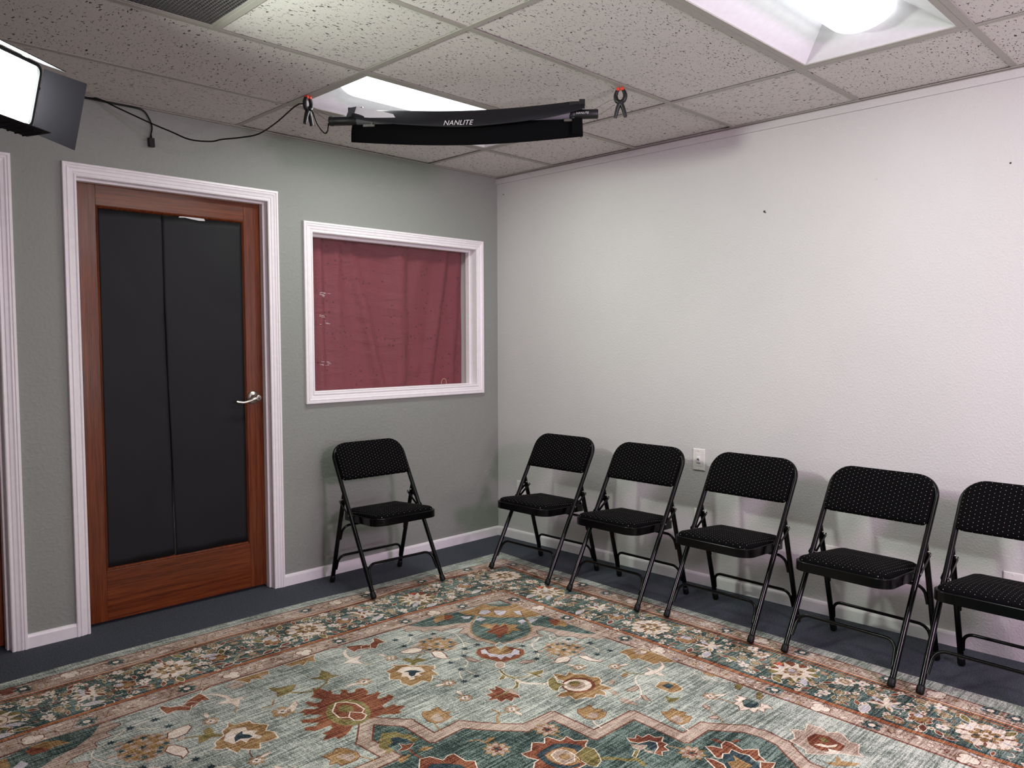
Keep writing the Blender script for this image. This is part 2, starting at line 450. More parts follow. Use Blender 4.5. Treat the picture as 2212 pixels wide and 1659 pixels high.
m = MB(); m.lathe((hx + .002, dy - .0602, hz), (0, -1, 0), [(.007, 0), (.007, .0012), (0, .0012)], 16); m.box((hx + .0012, dy - .0618, hz - .004), (hx + .0028, dy - .0612, hz + .004))
m.build('key_cylinder', M['wire'], slab1)
bpy.data.objects.remove(hd)

# ---- interior window
win = empty('window_1', kind='structure')
casing('casing', [(WX[0], WZ[0], -1, -1), (WX[0], WZ[1], -1, 1), (WX[1], WZ[1], 1, 1), (WX[1], WZ[0], 1, -1)], True, win)
TJ = .26
j = MB()
j.box((WX[0] - .0175, 0, WZ[0] - .0175), (WX[0], TJ, WZ[1] + .0175)); j.box((WX[1], 0, WZ[0] - .0175), (WX[1] + .0175, TJ, WZ[1] + .0175))
j.box((WX[0], 0, WZ[1]), (WX[1], TJ, WZ[1] + .0175)); j.box((WX[0], 0, WZ[0] - .0175), (WX[1], TJ, WZ[0]))
j.build('jamb', M['trim'], win)
s = MB(); a = .014
s.box((WX[0], .05, WZ[0]), (WX[0] + a, .085, WZ[1])); s.box((WX[1] - a, .05, WZ[0]), (WX[1], .085, WZ[1]))
s.box((WX[0] + a, .05, WZ[1] - a), (WX[1] - a, .085, WZ[1])); s.box((WX[0] + a, .05, WZ[0]), (WX[1] - a, .085, WZ[0] + a * .5))
bevel(s.build('glazing_stop', M['trim'], win), .002)
m = MB(); m.box((WX[0], .088, WZ[0]), (WX[1], .091, WZ[1])); m.build('glass_pane', M['glass'], win)
sc = MB(); r = random.Random(5)
for cx, cz in ((-1.265, 1.555), (-1.27, 1.555), (-1.262, 1.168), (-1.27, 1.17), (-1.268, 1.43), (-1.266, 1.40)):
    for _ in range(4):
        x = cx + r.uniform(-.02, .025); z = cz + r.uniform(-.012, .012); L = r.uniform(.006, .03)
        sc.box((x, .0868, z), (x + L, .0875, z + .0016))
sc.build('scratch', M['scrap'], win)

# curtain hanging behind the glass, and the small wire loop standing at the sill
rows = []; nx, nz = 150, 90
def fold(x, z):
    u = (x + 1.36) / 1.15; v = (z - 1.0) / .88          # 0..1 across, up
    g = lambda c, w_, s: s * math.exp(-((u - c) / w_) ** 2)
    def pleat(c, wl, wr, amp):                      # cloth runs back over wl, returns over wr
        q = u - c
        if q < -wl or q > wr: return 0
        t_ = (q + wl) / wl if q < 0 else 1 - q / wr
        return amp * (t_ * t_ * (3 - 2 * t_))
    e = 1 - v
    d = -pleat(.085 + .012 * e, .055, .035, .030) - pleat(.185 + .015 * e, .06, .045, .026 * (.5 + .5 * v))
    d -= pleat(.255 + .19 * e, .05, .06, .032 * min(1, .55 + .5 * e))
    d -= pleat(.575 - .015 * e, .10, .075, .044 * min(1, .5 + 1.1 * (1 - abs(v - .45) * 1.3)))
    d -= pleat(.745 - .20 * e, .07, .08, .022 * v) + pleat(.885 - .13 * e, .06, .05, .036) + pleat(.985 - .06 * e, .06, .04, .022)
    d -= .014 * math.exp(-((v - .13 - .35 * (u - .62)) / .05) ** 2) * (1 if .5 < u < .82 else 0) * math.sin(PI * max(0, min(1, (u - .5) / .32)))
    d += .003 * math.sin(u * 40 + 6 * v) * math.sin(v * 5) + .0020 * math.sin(v * 75 + u * 14) * math.exp(-((u - .45) / .22) ** 2)
    return d
for k in range(nz + 1):
    z = .93 + 1.03 * k / nz
    rows.append([(-1.375 + 1.177 * i / nx, max(.096, .143 + .92 * fold(-1.375 + 1.177 * i / nx, z)), z) for i in range(nx + 1)])
# keep the cloth inside the lined opening
rows = [[(x, y, min(max(z, WZ[0] + .001), WZ[1] - .001)) for x, y, z in r_] for r_ in rows if WZ[0] - .012 < r_[0][2] < WZ[1] + .012]
m = MB(); m.quadgrid(rows); cu = m.build('curtain', M['curtain'])
s = cu.modifiers.new('thick', 'SOLIDIFY'); s.thickness = .001
tag(cu, 'maroon dotted curtain hanging in folds behind the interior window', 'curtain')
m = MB(); p = [(-.405 + .021 * math.cos(t_) , .072, WZ[0] + .0085 + .034 * max(0, math.sin(t_)) ** .8) for t_ in [PI * i / 16 for i in range(17)]]
m.tube(p, .0013, 6); lo = m.build('wire_loop', M['brass'])
tag(lo, 'small pale wire loop standing on the window sill at its right end', 'loop')
b = MB(); b.box((-1.6, .30, .8), (0, .32, 2.2)); b.build('wall_beyond', M['plain'], kind='structure')

# ---- wall plates on the white wall
def plate(y, z, label, jack=False, hgt=.114, wid=.072, screw=True):
    t_ = thing('wall_plate', label, 'wall plate', (0, y, z))
    m = MB(); prof = []
    for s_, dx in ((0, 0), (0, .004), (.003, .006)):
        prof.append([(-dx, -wid / 2 + s_, -hgt / 2 + s_), (-dx, wid / 2 - s_, -hgt / 2 + s_), (-dx, wid / 2 - s_, hgt / 2 - s_), (-dx, -wid / 2 + s_, hgt / 2 - s_)])
    m.quadgrid(prof, True, 0, False); m.face(prof[-1]); m.build('cover', M['plate'], t_)
    for sz in ((-1, 1) if screw else ()):
        q = MB(); q.lathe((-.006, 0, sz * .048), (-1, 0, 0), [(.0035, 0), (.003, .0012), (0, .0014)], 10); q.build('screw', M['plate'], t_)
    if jack:
        q = MB(); q.box((-.0075, -.0165, -.034), (-.006, .0165, .034)); bevel(q.build('insert', M['plate'], t_), .001)
        q = MB(); q.box((-.011, -.011, -.014), (-.0075, .011, .016)); ins = q.build('jack_block', M['trim'], t_); bevel(ins, .001)
        q = MB(); q.lathe((-.011, 0, .002), (-1, 0, 0), [(.006, 0), (.006, .004), (.0045, .004), (.0045, .001), (.0012, .001), (.0012, .004), (0, .004)], 16)
        q.build('socket', M['wire'], ins)
        q = MB(); q.box((-.0082, -.011, -.0215), (-.0075, .011, -.0195)); q.build('slot', M['dark'], t_)
    return t_
plate(-1.535, .664, 'white wall plate with a round jack, above and between the second and third chairs', True)
plate(-1.545, .345, 'blank white wall plate low down, half hidden by the third chair from the corner')
plate(-.215, .33, 'blank white wall plate low behind the chair nearest the corner')
plate(-2.252, .275, 'blank white wall plate low behind the fourth chair from the corner')
plate(-2.985, .300, 'blank white wall plate low behind the last chair at the right edge')

# ================================================================== CEILING
ceil = empty('ceiling', kind='structure')
GX = [0, -.575, -1.794, -3.013, -4.232, -5.451, X0]
GY = [0] + [-.5 - .6096 * k for k in range(11) if -.5 - .6096 * k > Y0] + [Y0]
g = MB()
for x in GX[1:-1]: g.box((x - .012, Y0, H), (x + .012, 0, H + .002)); g.box((x - .001, Y0, H + .002), (x + .001, 0, H + .03))
for y in GY[1:-1]: g.box((X0, y - .012, H + .0004), (0, y + .012, H + .0022))
g.box((-2.403 - .012, GY[3], H + .0002), (-2.403 + .012, GY[2], H + .0022))
g.build('ceiling_grid', M['tee'], ceil)
TROFF = {(1, 1), (1, 4), (1, 7)}      # grid cells (column, row) with light fixtures
r = random.Random(11)
def tile(x0, x1, y0, y1):
    z = H + .0025 + (r.random() < .35) * r.uniform(.001, .006)
    ou, ov = r.uniform(0, 50), r.uniform(0, 50); flip = r.random() < .5; sc_ = r.uniform(.85, 1.1)
    m = MB(); m.box((x0 + .004, y0 + .004, z), (x1 - .004, y1 - .004, z + .016))
    m.build('ceiling_tile', M['tile'], ceil, uv=lambda i, v: ((v[1] if flip else v[0]) * sc_ + ou, (v[0] if flip else v[1]) * sc_ + ov))
for i in range(len(GX) - 1):
    for j in range(len(GY) - 1):
        if (i, j) in TROFF: continue
        x1, x0 = GX[i], GX[i + 1]; y1, y0 = GY[j], GY[j + 1]
        if (i, j) == (2, 2): tile(-2.403, x1, y0, y1)
        else: tile(x0, x1, y0, y1)

def troffer(i, j, label):
    x1, x0 = GX[i] - .013, GX[i + 1] + .013; y1, y0 = GY[j] - .013, GY[j + 1] + .013
    cx, cy = (x0 + x1) / 2, (y0 + y1) / 2; L, W = (x1 - x0) / 2, (y1 - y0) / 2
    t_ = thing('ceiling_light', label, 'ceiling light', (cx, cy, H), 0, 'recessed fluorescent ceiling fixtures')
    ring = lambda a, b, z: [(-a, -b, z), (a, -b, z), (a, b, z), (-a, b, z)]
    m = MB(); m.quadgrid([ring(L, W, .012), ring(L, W, .001), ring(L - .024, W - .024, .001), ring(L - .027, W - .027, .008)], True, 0, False)
    m.build('frame', M['tee'], t_)
    # sloping white reflector pan
    m = MB(); a, b = L - .026, W - .026
    m.quadgrid([ring(a, b, .004), ring(a - .17, b - .155, .105), ], True, 0, False); m.face(ring(a - .17, b - .155, .105)); m.build('reflector', M['reflector'], t_)
    # bowed diffuser with rounded ends
    m = MB(); rows = []; n = 26; hw, dp, hl = .118, .088, a - .085
    for k in range(n + 1):
        x = -hl + 2 * hl * k / n if 3 <= k <= n - 3 else None
    xs = [-hl + .07 * (1 - math.cos(PI / 2 * k / 6)) for k in range(7)] + [hl * q for q in (-.6, -.2, .2, .6)] + [hl - .07 * (1 - math.cos(PI / 2 * k / 6)) for k in range(6, -1, -1)]
    for x in xs:
        e = min(1, (hl - abs(x)) / .07); s_ = max(.03, math.sqrt(max(0, 1 - (1 - e) ** 2)))
        rows.append([(x, hw * (.72 + .28 * s_) * math.cos(PI * q / 16), .104 - dp * s_ * math.sin(PI * q / 16) ** .8) for q in range(17)])
    m.quadgrid(rows, False); m.face(rows[0]); m.face(rows[-1][::-1])
    m.build('diffuser', M['lens'], t_)
troffer(1, 1, 'recessed ceiling light half hidden behind the hanging black tube light')
troffer(1, 4, 'large recessed ceiling light at the top right with its rounded diffuser in full view')
troffer(1, 7, 'recessed ceiling light out of view on the right, behind the viewer')

# return-air grille in its half cell
gx0, gx1, gy0, gy1 = -3.013 + .013, -2.403 - .013, GY[3] + .013, GY[2] - .013
v = thing('ceiling_vent', 'square grey egg-crate return air grille in the ceiling at the top left', 'vent', ((gx0 + gx1) / 2, (gy0 + gy1) / 2, H))
hw = (gx1 - gx0) / 2; hy = (gy1 - gy0) / 2
m = MB(); ring = lambda a, b, z: [(-a, -b, z), (a, -b, z), (a, b, z), (-a, b, z)]
m.quadgrid([ring(hw, hy, .014), ring(hw, hy, .0015), ring(hw - .012, hy - .012, .0015), ring(hw - .012, hy - .012, .016)], True, 0, False); m.build('frame', M['tee'], v)
m = MB(); N = 44
for k in range(N + 1):
    q = -hw + .012 + (2 * hw - .024) * k / N; m.box((q - .0011, -hy + .012, .003), (q + .0011, hy - .012, .015))
    q = -hy + .012 + (2 * hy - .024) * k / N; m.box((-hw + .012, q - .0011, .0035), (hw - .012, q + .0011, .0155))
m.build('grille_core', M['grille'], v)
m = MB(); m.box((-hw, -hy, .03), (hw, hy, .034)); m.build('plenum', M['dark'], v)

# ================================================================== CHAIRS
TH = math.atan(.55); SN, CS = math.sin(TH), math.cos(TH)
def inc(x, s, off=0):        # point on the leaning plane of front legs and back; off = forward of it
    return Vector((x, -.215 + s * SN - off * CS, s * CS + off * SN))
def make_chair():
    c = empty('folding_chair')
    HX = .2165
    # bent back tube from the seat pivots over the top
    m = MB(); path = arc_path([inc(-HX, .455), inc(-HX, .841), inc(HX, .841), inc(HX, .455)], .082, 10)
    m.tube(path, .0112, 12); m.build('back_frame', M['black_metal'], c)
    for sx in (-1, 1):
        m = MB(); m.tube([inc(sx * HX, .012), inc(sx * HX, .456)], .0112, 12); leg = m.build('leg', M['black_metal'], c)
        m = MB(); m.lathe(inc(sx * HX, .0), inc(0, 1) - inc(0, 0), [(0, .0085), (.0120, .0085), (.0150, .014), (.0142, .034), (.0118, .042), (.0112, .042)], 14); m.build('foot_cap', M['rubber'], leg)
        ra, rb = Vector((sx * HX, .205, 0)), Vector((sx * HX, .062, .495)); d = (rb - ra).normalized()
        m = MB(); m.tube([ra + d * .012, ra + d * .25, rb], .0115, 12); m.lathe(rb, d, [(.0115, 0), (.009, .006), (0, .009)], 12)
        leg = m.build('leg', M['black_metal'], c)
        m = MB(); m.lathe(ra, d, [(0, .0045), (.0125, .0045), (.0150, .010), (.0142, .034), (.012, .042), (.0115, .042)], 14); m.build('foot_cap', M['rubber'], leg)
        # folding link and its rivets
        m = MB(); a = Vector((sx * (HX - .002), .083, .452)); b = Vector((sx * (HX - .002), .000, .392)); e = (b - a).normalized(); nn = Vector((0, -e.z, e.y)) * .0065
        for q in (-1, 1):
            m = MB(); m.obox(a - e * .008 - nn + Vector((sx * q * .0135 - .001, 0, 0)), (e * ((b - a).length + .016), nn * 2, Vector((.002, 0, 0)))); m.build('hinge_link', M['black_metal'], c)
        for p_ in (a, b, Vector((sx * HX, .066, .468))):
            m = MB(); m.lathe(p_ - Vector((.0165, 0, 0)), (1, 0, 0), [(0, 0), (.004, .001), (.004, .032), (0, .033)], 10); m.build('rivet', M['wire'], c)
    # three cross braces with ends turned down along the legs
    f1 = [inc(-HX + .011, .085, -.003), inc(-HX + .019, .180, -.003), inc(HX - .019, .180, -.003), inc(HX - .011, .085, -.003)]
    m = MB(); m.tube(arc_path(f1, .045, 8), .0068, 10); m.build('stretcher', M['black_metal'], c)
    for z in (.148, .318):
        rp = lambda x, z_: Vector((x, .205 - .289 * z_ - .004, z_))
        p_ = [rp(-HX + .012, z - .075), rp(-HX + .019, z), rp(HX - .019, z), rp(HX - .012, z - .075)]
        m = MB(); m.tube(arc_path(p_, .042, 8), .0066, 10); m.build('stretcher', M['black_metal'], c)
    # pressed seat pan
    def outline(g, n=10):
        q = []
        for cx, cy, rad, a0 in ((.196 - g, -.212 + g, .062, -90), (.180 - g, .158 - g, .050, 0), (-.180 + g, .158 - g, .050, 90), (-.196 + g, -.212 + g, .062, 180)):
            rad = max(rad - g, .01)
            ox = cx - math.copysign(rad, cx); oy = cy - math.copysign(rad, cy)
            for k in range(n + 1):
                a = math.radians(a0 + 90 * k / n); q.append((ox + rad * math.cos(a), oy + rad * math.sin(a)))
        return q
    sz = lambda y: .3985 - .045 * (y + .212)       # seat slopes gently to the back
    def ringz(g, dz): return [(x, y, sz(y) + dz) for x, y in outline(g)]
    m = MB(); m.quadgrid([ringz(.007, -.038), ringz(0, -.038)], True, 0, False); m.quadgrid([ringz(0, -.038), ringz(0, -.003)], True); m.quadgrid([ringz(0, -.003), ringz(.0012, -.0008), ringz(.004, 0), ringz(.016, .0)], True)
    m.face(ringz(.007, -.030)); m.build('seat_pan', M['black_metal'], c)
    m = MB(); rows = []
    for k, (g_, h_) in enumerate(((.011, -.002), (.0115, .004), (.015, .0105), (.024, .016), (.045, .0215), (.08, .026), (.12, .0285), (.16, .0295))):
        rows.append([(x, y, sz(y) + h_) for x, y in outline(min(g_, .10))] if g_ <= .10 else [(x * (1 - (g_ - .1) / .085), -.02 + (y + .02) * (1 - (g_ - .1) / .085), sz(y) + h_) for x, y in outline(.10)])
    m.quadgrid(rows, True); m.face(rows[-1], 0, True)
    m.build('seat_cushion', M['upholstery'], c, uv=lambda i, v_: (v_[0], v_[1]))
    # padded back, slightly bulging, between the tube sides
    def bo(g, n=9):
        q = []; x1 = .2120 - g; s0 = .637 + g; s1 = .8505 - g
        for cx, cs, rad, a0 in ((x1, s0, .024, -90), (x1, s1, .080, 0), (-x1, s1, .080, 90), (-x1, s0, .024, 180)):
            rad = max(rad - g, .004); ox = cx - math.copysign(rad, cx); os_ = cs + (rad if a0 in (-90, 180) else -rad)
            for k in range(n + 1):
                a = math.radians(a0 + 90 * k / n); q.append((ox + rad * math.cos(a), os_ + rad * math.sin(a)))
        return q
    ct = lambda x: .010 * (1 - (x / .21) ** 2) * -1       # dished across the width
    m = MB(); rows = []; UV = []
    for g_, o_ in ((.016, -.006), (.008, -.004), (.002, .004), (0, .013), (.002, .020), (.007, .0245), (.018, .0285), (.04, .031), (.07, .032), (.095, .0325)):
        rr_ = bo(g_); rows.append([inc(x, s, o_ + ct(x)) for x, s in rr_]); UV += rr_
    m.quadgrid(rows, True); m.face(rows[-1], 0, True); m.face(rows[0][::-1])
    UV += bo(.095) + bo(.016)[::-1]
    m.build('backrest', M['upholstery'], c, uv=lambda i, v_: UV[i])
    return c

GRP = 'black folding chairs along the walls'
spots = [(-1.157, -.338, -2.7, 'black folding chair alone against the green wall under the interior window'),
         (-.402, -.788, -90.5, 'black folding chair nearest the corner, first along the white wall'),
         (-.404, -1.372, -91.5, 'second black folding chair from the corner, left of the wall plate with the jack'),
         (-.384, -1.952, -92.2, 'third black folding chair from the corner, right of the wall plate with the jack'),
         (-.405, -2.542, -94.4, 'fourth black folding chair from the corner, rightmost one fully in view'),
         (-.422, -3.066, -93.2, 'black folding chair cut off by the right edge of the picture')]
proto = make_chair()
for k, (x, y, a, lab) in enumerate(spots):
    o = proto if k == 0 else copy_tree(proto)
    o.location = (x, y, .0022); o.rotation_euler = (-.0085, 0, math.radians(a)); tag(o, lab, 'chair', GRP)

# ================================================================== STUDIO PANEL LAMP at the upper left
TR = Vector((-2.972, -1.226, 2.065)); U = Vector((.793, .609, 0)); NN = Vector((.592, -.771, -.233)).normalized(); VV = NN.cross(U) * -1
VV = U.cross(NN) * -1 if U.cross(NN).z < 0 else U.cross(NN)
PW, PH = .27, .160
pl = thing('studio_light', 'lit rectangular studio lamp with black barn doors hung at the upper left edge', 'lamp', tuple(TR - U * PW / 2 - VV * PH / 2))
MW = Matrix((U, NN, VV)).transposed().to_4x4(); MW.translation = pl.location
pl.matrix_world = MW             # local x along the face, y out of the face, z up
def rrect(w, h, rad, y, n=5):
    q = []
    for cx, cz, a0 in ((w, -h, -90), (w, h, 0), (-w, h, 90), (-w, -h, 180)):
        ox = cx - math.copysign(rad, cx); oz = cz - math.copysign(rad, cz)
        for k in range(n + 1):
            a = math.radians(a0 + 90 * k / n); q.append((ox + rad * math.cos(a), y, oz + rad * math.sin(a)))
    return q
w2, h2 = PW / 2, PH / 2
m = MB(); m.quadgrid([rrect(w2 - .01, h2 - .01, .02, -.055), rrect(w2 + .008, h2 + .010, .024, -.045), rrect(w2 + .012, h2 + .012, .024, 0), rrect(w2 + .002, h2 + .002, .018, .002), rrect(w2 - .002, h2 - .002, .016, -.004)], True, 0, False)
m.face(rrect(w2 - .01, h2 - .01, .02, -.055)); m.build('housing', M['panel_body'], pl)
m = MB(); m.prism(rrect(w2 - .002, h2 - .002, .016, -.006), (0, .003, 0)); m.build('led_face', M['led'], pl)
def door_flap(name, pts, thick=.0025):
    m = MB(); a, b, c_ = [Vector(p) for p in pts[:3]]; n = (b - a).cross(c_ - b).normalized() * thick
    m.prism(pts, n); return bevel(m.build(name, M['panel_body'], pl), .0012)
al = math.radians(30)
door_flap('barn_door', [(w2 + .012, .003, -h2 - .018), (w2 + .012, .003, h2 + .004), (w2 + .012 + .118 * math.cos(al), .003 + .118 * math.sin(al), h2 + .006), (w2 + .012 + .118 * math.cos(al), .003 + .118 * math.sin(al), -h2 - .032)])
door_flap('barn_door', [(-w2 - .012, .003, -h2 - .018), (-w2 - .012, .003, h2 + .004), (-w2 - .012 - .118 * math.cos(al), .003 + .118 * math.sin(al), h2 + .006), (-w2 - .012 - .118 * math.cos(al), .003 + .118 * math.sin(al), -h2 - .032)])
bd = door_flap('barn_door', [(-w2, .001, -h2 - .034), (w2 - .004, .001, -h2 - .034), (w2 + .010, .062, -h2 - .008), (-w2 - .010, .062, -h2 - .008)])
for k in range(8):
    x = -w2 + .045 + k * .028
    m = MB(); m.obox((x, .006, -h2 - .0345), ((.004, 0, 0), (.010, .048, .0205), (0, .001, -.003))); m.build('rib', M['panel_body'], bd)
door_flap('barn_door', [(-w2, .002, h2 + .014), (w2, .002, h2 + .014), (w2 + .018, .068, h2 + .008), (-w2 - .018, .068, h2 + .008)])
m = MB(); m.box((w2 - .075, -.012, h2 + .012), (w2 - .048, .004, h2 + .026)); bevel(m.build('latch', M['plate'], pl), .003)
# yoke and drop pole carrying the lamp from the ceiling, beyond the frame edge
m = MB(); m.tube(arc_path([(w2 + .02, -.03, 0), (w2 + .02, -.085, 0), (-w2 - .02, -.085, 0), (-w2 - .02, -.03, 0)], .03, 5), .006, 8); m.build('yoke', M['panel_body'], pl)
inv = MW.inverted(); pa = Vector((-w2 - .005, -.085, 0)); pw = MW @ pa
m = MB(); m.tube([pa, inv @ Vector((pw.x, pw.y, H + .006))], .009, 10); m.build('drop_pole', M['panel_body'], pl)

# ================================================================== HANGING TUBE LAMP
A0 = Vector((-1.738, -.763, 2.245)); ang = math.atan2(-.764, .645)
tb = thing('tube_light', 'long black fabric tube lamp slung from two clamps under the ceiling', 'lamp', tuple(A0), ang)
TL = 1.155
m = MB(); m.lathe((.12, 0, 0), (1, 0, 0), [(0, 0), (.0185, 0), (.0185, TL - .24), (0, TL - .24)], 18); m.build('tube', M['tube'], tb)
for x0, x1, nm in ((0, .122, 'end_cap'), (TL - .118, TL, 'end_cap')):
    m = MB(); m.lathe((x0, 0, 0), (1, 0, 0), [(0, 0), (.0205, 0), (.0215, .004), (.0215, .018), (.0195, .021), (.0205, .024), (.0205, x1 - x0 - .004), (.019, x1 - x0), (0, x1 - x0)], 8)
    e_ = m.build(nm, M['black_plastic'], tb)
def text(body, size, loc, parent, rot, mat, shear=.25, off=0.0):
    cu_ = bpy.data.curves.new('lettering', 'FONT'); cu_.body = body; cu_.size = size; cu_.shear = shear; cu_.offset = off; cu_.extrude = .0003; cu_.space_character = 1.02
    tmp = bpy.data.objects.new('tmp', cu_); C.objects.link(tmp)
    dg = bpy.context.evaluated_depsgraph_get(); me = bpy.data.meshes.new_from_object(tmp.evaluated_get(dg)); me.materials.clear(); me.materials.append(mat)
    bpy.data.objects.remove(tmp); o = bpy.data.objects.new('lettering', me); C.objects.link(o); o.parent = parent; o.location = loc; o.rotation_euler = rot
    return o
text('NANLITE', .013, (TL - .094, -.0215, -.004), e_, (PI / 2, 0, 0), M['logo'])
def flap(name, f, mat):
    m = MB(); m.quadgrid([[f(i / 40, k / 14) for i in range(41)] for k in range(15)])
    o = m.build(name, mat, tb); s = o.modifiers.new('thick', 'SOLIDIFY'); s.thickness = .0018; return o
def upper(u, t_):
    s = .112 + .985 * u; zt = .052 - .026 * math.sin(PI * min(1, u * 1.06)) ** .9 - .008 * math.exp(-(u / .12) ** 2); zb = -.002 - .050 * math.sin(PI * u) ** .8 + .012 * u * (u > .5) * (u - .5) * 2
    y = -.004 - .046 * math.sin(t_ * PI / 2)
    return (s, y - .004 * math.sin(u * 17 + t_ * 3) * t_, zt + (zb - zt) * t_)
uf = flap('upper_flap', upper, M['black_fabric'])
def lower(u, t_):
    s = .092 + 1.0 * u + (.008 if u < .5 else -.004) * (1 - t_); zt = .004; zb = -.090 - .024 * math.sin(PI * u)
    return (s, .012 - .004 * t_ - .012 * math.sin(t_ * PI), zt + (zb - zt) * t_)
flap('lower_flap', lower, M['dark_fabric'])
lt = text('NANLITE', .030, (.505, -.0555, -.0450), uf, (PI / 2 - .12, 0, .0), M['logo'], .3, .0)
# end brackets, tape and hanging wire
m = MB(); m.box((.092, -.026, .024), (.150, .02, .030)); m.box((.088, -.024, .030), (.100, .02, .050)); m.box((.140, -.024, .030), (.152, .02, .052)); bevel(m.build('bracket', M['black_plastic'], tb), .002)
m = MB(); m.box((1.035, -.03, .018), (1.088, .02, .046)); m.box((1.075, -.034, .028), (1.100, .02, .054)); bevel(m.build('bracket', M['black_plastic'], tb), .002)
m = MB(); m.box((1.045, -.022, -.084), (1.086, -.012, -.020)); bevel(m.build('bracket', M['dark_fabric'], tb), .002)
m = MB(); m.prism([(.098, -.030, .046), (.128, -.030, .050), (.118, -.046, .006), (.086, -.044, .004)], (0, -.0015, 0)); m.build('tape_strip', M['tape'], tb)
m = MB(); m.quadgrid([[(.128, -.031, .050), (.20, -.034, .035), (.29, -.046, .010)], [(.108, -.045, .004), (.19, -.050, -.004), (.30, -.050, -.006)]]); m.build('plastic_wrap', M['logo'], tb)
for x in (.150, 1.012):
    m = MB(); m.box((x, -.012, -.030), (x + .05, .008, -.020)); m.box((x + .034, -.014, -.026), (x + .044, -.010, -.012)); m.build('clip', M['wire'], tb)
iv = Matrix.Translation(A0) @ Matrix.Rotation(ang, 4, 'Z'); iv.invert()
for p_ in ([(.012, -.004, .020), iv @ Vector((-1.755, -.735, 2.283)), iv @ Vector((-1.783, -.692, 2.314))], [(.004, -.014, -.012), iv @ Vector((-1.752, -.738, 2.262)), iv @ Vector((-1.776, -.700, 2.292))],
           [(TL - .012, -.004, .020), iv @ Vector((-.952, -1.662, 2.300)), iv @ Vector((-.924, -1.680, 2.313))], [(TL - .004, -.014, -.012), iv @ Vector((-.962, -1.665, 2.262)), iv @ Vector((-.926, -1.680, 2.290))]):
    m = MB(); m.tube(smooth_path(p_, 6), .0009, 6); m.build('hanging_wire', M['wire'], tb)

# ---- spring clamps on the ceiling grid
def clamp(label, loc, rz):
    c = thing('spring_clamp', label, 'clamp', loc, rz)
    for sx in (-1, 1):
        m = MB()                                          # jaw, elbow, handle as one bent arm
        p_ = smooth_path([(sx * .013, 0, -.010), (sx * .020, 0, -.030), (sx * .016, 0, -.050), (sx * .004, 0, -.062), (sx * -.008, 0, -.085) if False else (sx * .012, 0, -.085), (sx * .022, 0, -.122)], 6)
        m.tube(p_, [.0075 + .0025 * math.sin(PI * i / (len(p_) - 1)) for i in range(len(p_))], 10, True, 0, 1.15)
        m.build('arm', M['black_plastic'], c)
        m = MB(); m.obox((sx * .0035 - .0035, -.009, -.012), ((.007 + .004, 0, 0) if sx > 0 else (-.011 + .007, 0, 0), (0, .018, 0), (0, 0, .0125))) if False else m.box((min(sx * .002, sx * .016), -.010, -.0115), (max(sx * .002, sx * .016), .010, .0005))
        bevel(m.build('jaw_pad', M['orange'], c), .002)
    m = MB(); m.lathe((0, -.013, -.060), (0, 1, 0), [(0, 0), (.005, 0), (.005, .026), (0, .026)], 12); m.box((-.012, -.004, -.066), (.012, .004, -.054)); m.build('pivot', M['black_plastic'], c)
    return c
clamp('black spring clamp with orange jaws holding the left end of the tube lamp', (-1.794, -.682, H - .0008), math.radians(18))
clamp('black spring clamp with orange jaws holding the right end of the tube lamp', (-.912, -1.700, H - .0008), math.radians(-62))

# ---- cables
m = MB()
cp = smooth_path([(-1.7415, -.7585, 2.236), (-1.7445, -.757, 2.206), (-1.752, -.742, 2.196), (-1.776, -.724, 2.235), (-1.790, -.7025, 2.292), (-1.832, -.673, 2.318), (-1.890, -.592, 2.249), (-1.949, -.536, 2.196), (-2.006, -.480, 2.180), (-2.064, -.424, 2.172), (-2.1, -.389, 2.163), (-2.164, -.327, 2.171), (-2.221, -.272, 2.204), (-2.278, -.217, 2.237), (-2.334, -.162, 2.273), (-2.391, -.107, 2.310), (-2.445, -.06, 2.343), (-2.52, -.03, 2.345), (-2.9, -.022, 2.346), (-3.3, -.02, 2.346)], 4)
m.tube(cp, .0032, 8); cb = m.build('power_cable', M['rubber'])
tag(cb, 'black power cable sagging from the left clamp to the top of the green wall', 'cable')
m = MB()
cp = smooth_path([(-3.3, -.012, 2.350), (-2.6, -.012, 2.350), (-2.45, -.012, 2.350), (-2.36, -.012, 2.349), (-2.285, -.012, 2.350), (-2.240, -.013, 2.344), (-2.216, -.015, 2.312), (-2.205, -.016, 2.276), (-2.210, -.016, 2.243), (-2.2105, -.016, 2.238)], 5)
m.tube(cp, .0035, 8); dc = m.build('dangling_cord', M['rubber'])
tag(dc, 'short black cord hanging down the green wall with a plug at its end', 'cord')
m = MB(); m.lathe((-2.2105, -.016, 2.240), (0, 0, -1), [(.0045, 0), (.0055, .012), (.006, .014)], 10); m.obox((-2.2225, -.024, 2.226), ((.025, 0, 0), (0, .018, 0), (.002, 0, -.040))); bevel(m.build('plug', M['rubber'], dc), .002)
# ---- rug motif library: every motif is drawn in floor coordinates (metres) ----
RUG_AX = -2.135
RUGP = []          # (layer, colour letter, outline)
rr = random.Random(4)

def r_emit(l, m, pts, mir=True):
    RUGP.append((l, m, [(p[0], p[1]) for p in pts]))
    if mir:
        RUGP.append((l, m, [(2 * RUG_AX - p[0], p[1]) for p in pts][::-1]))

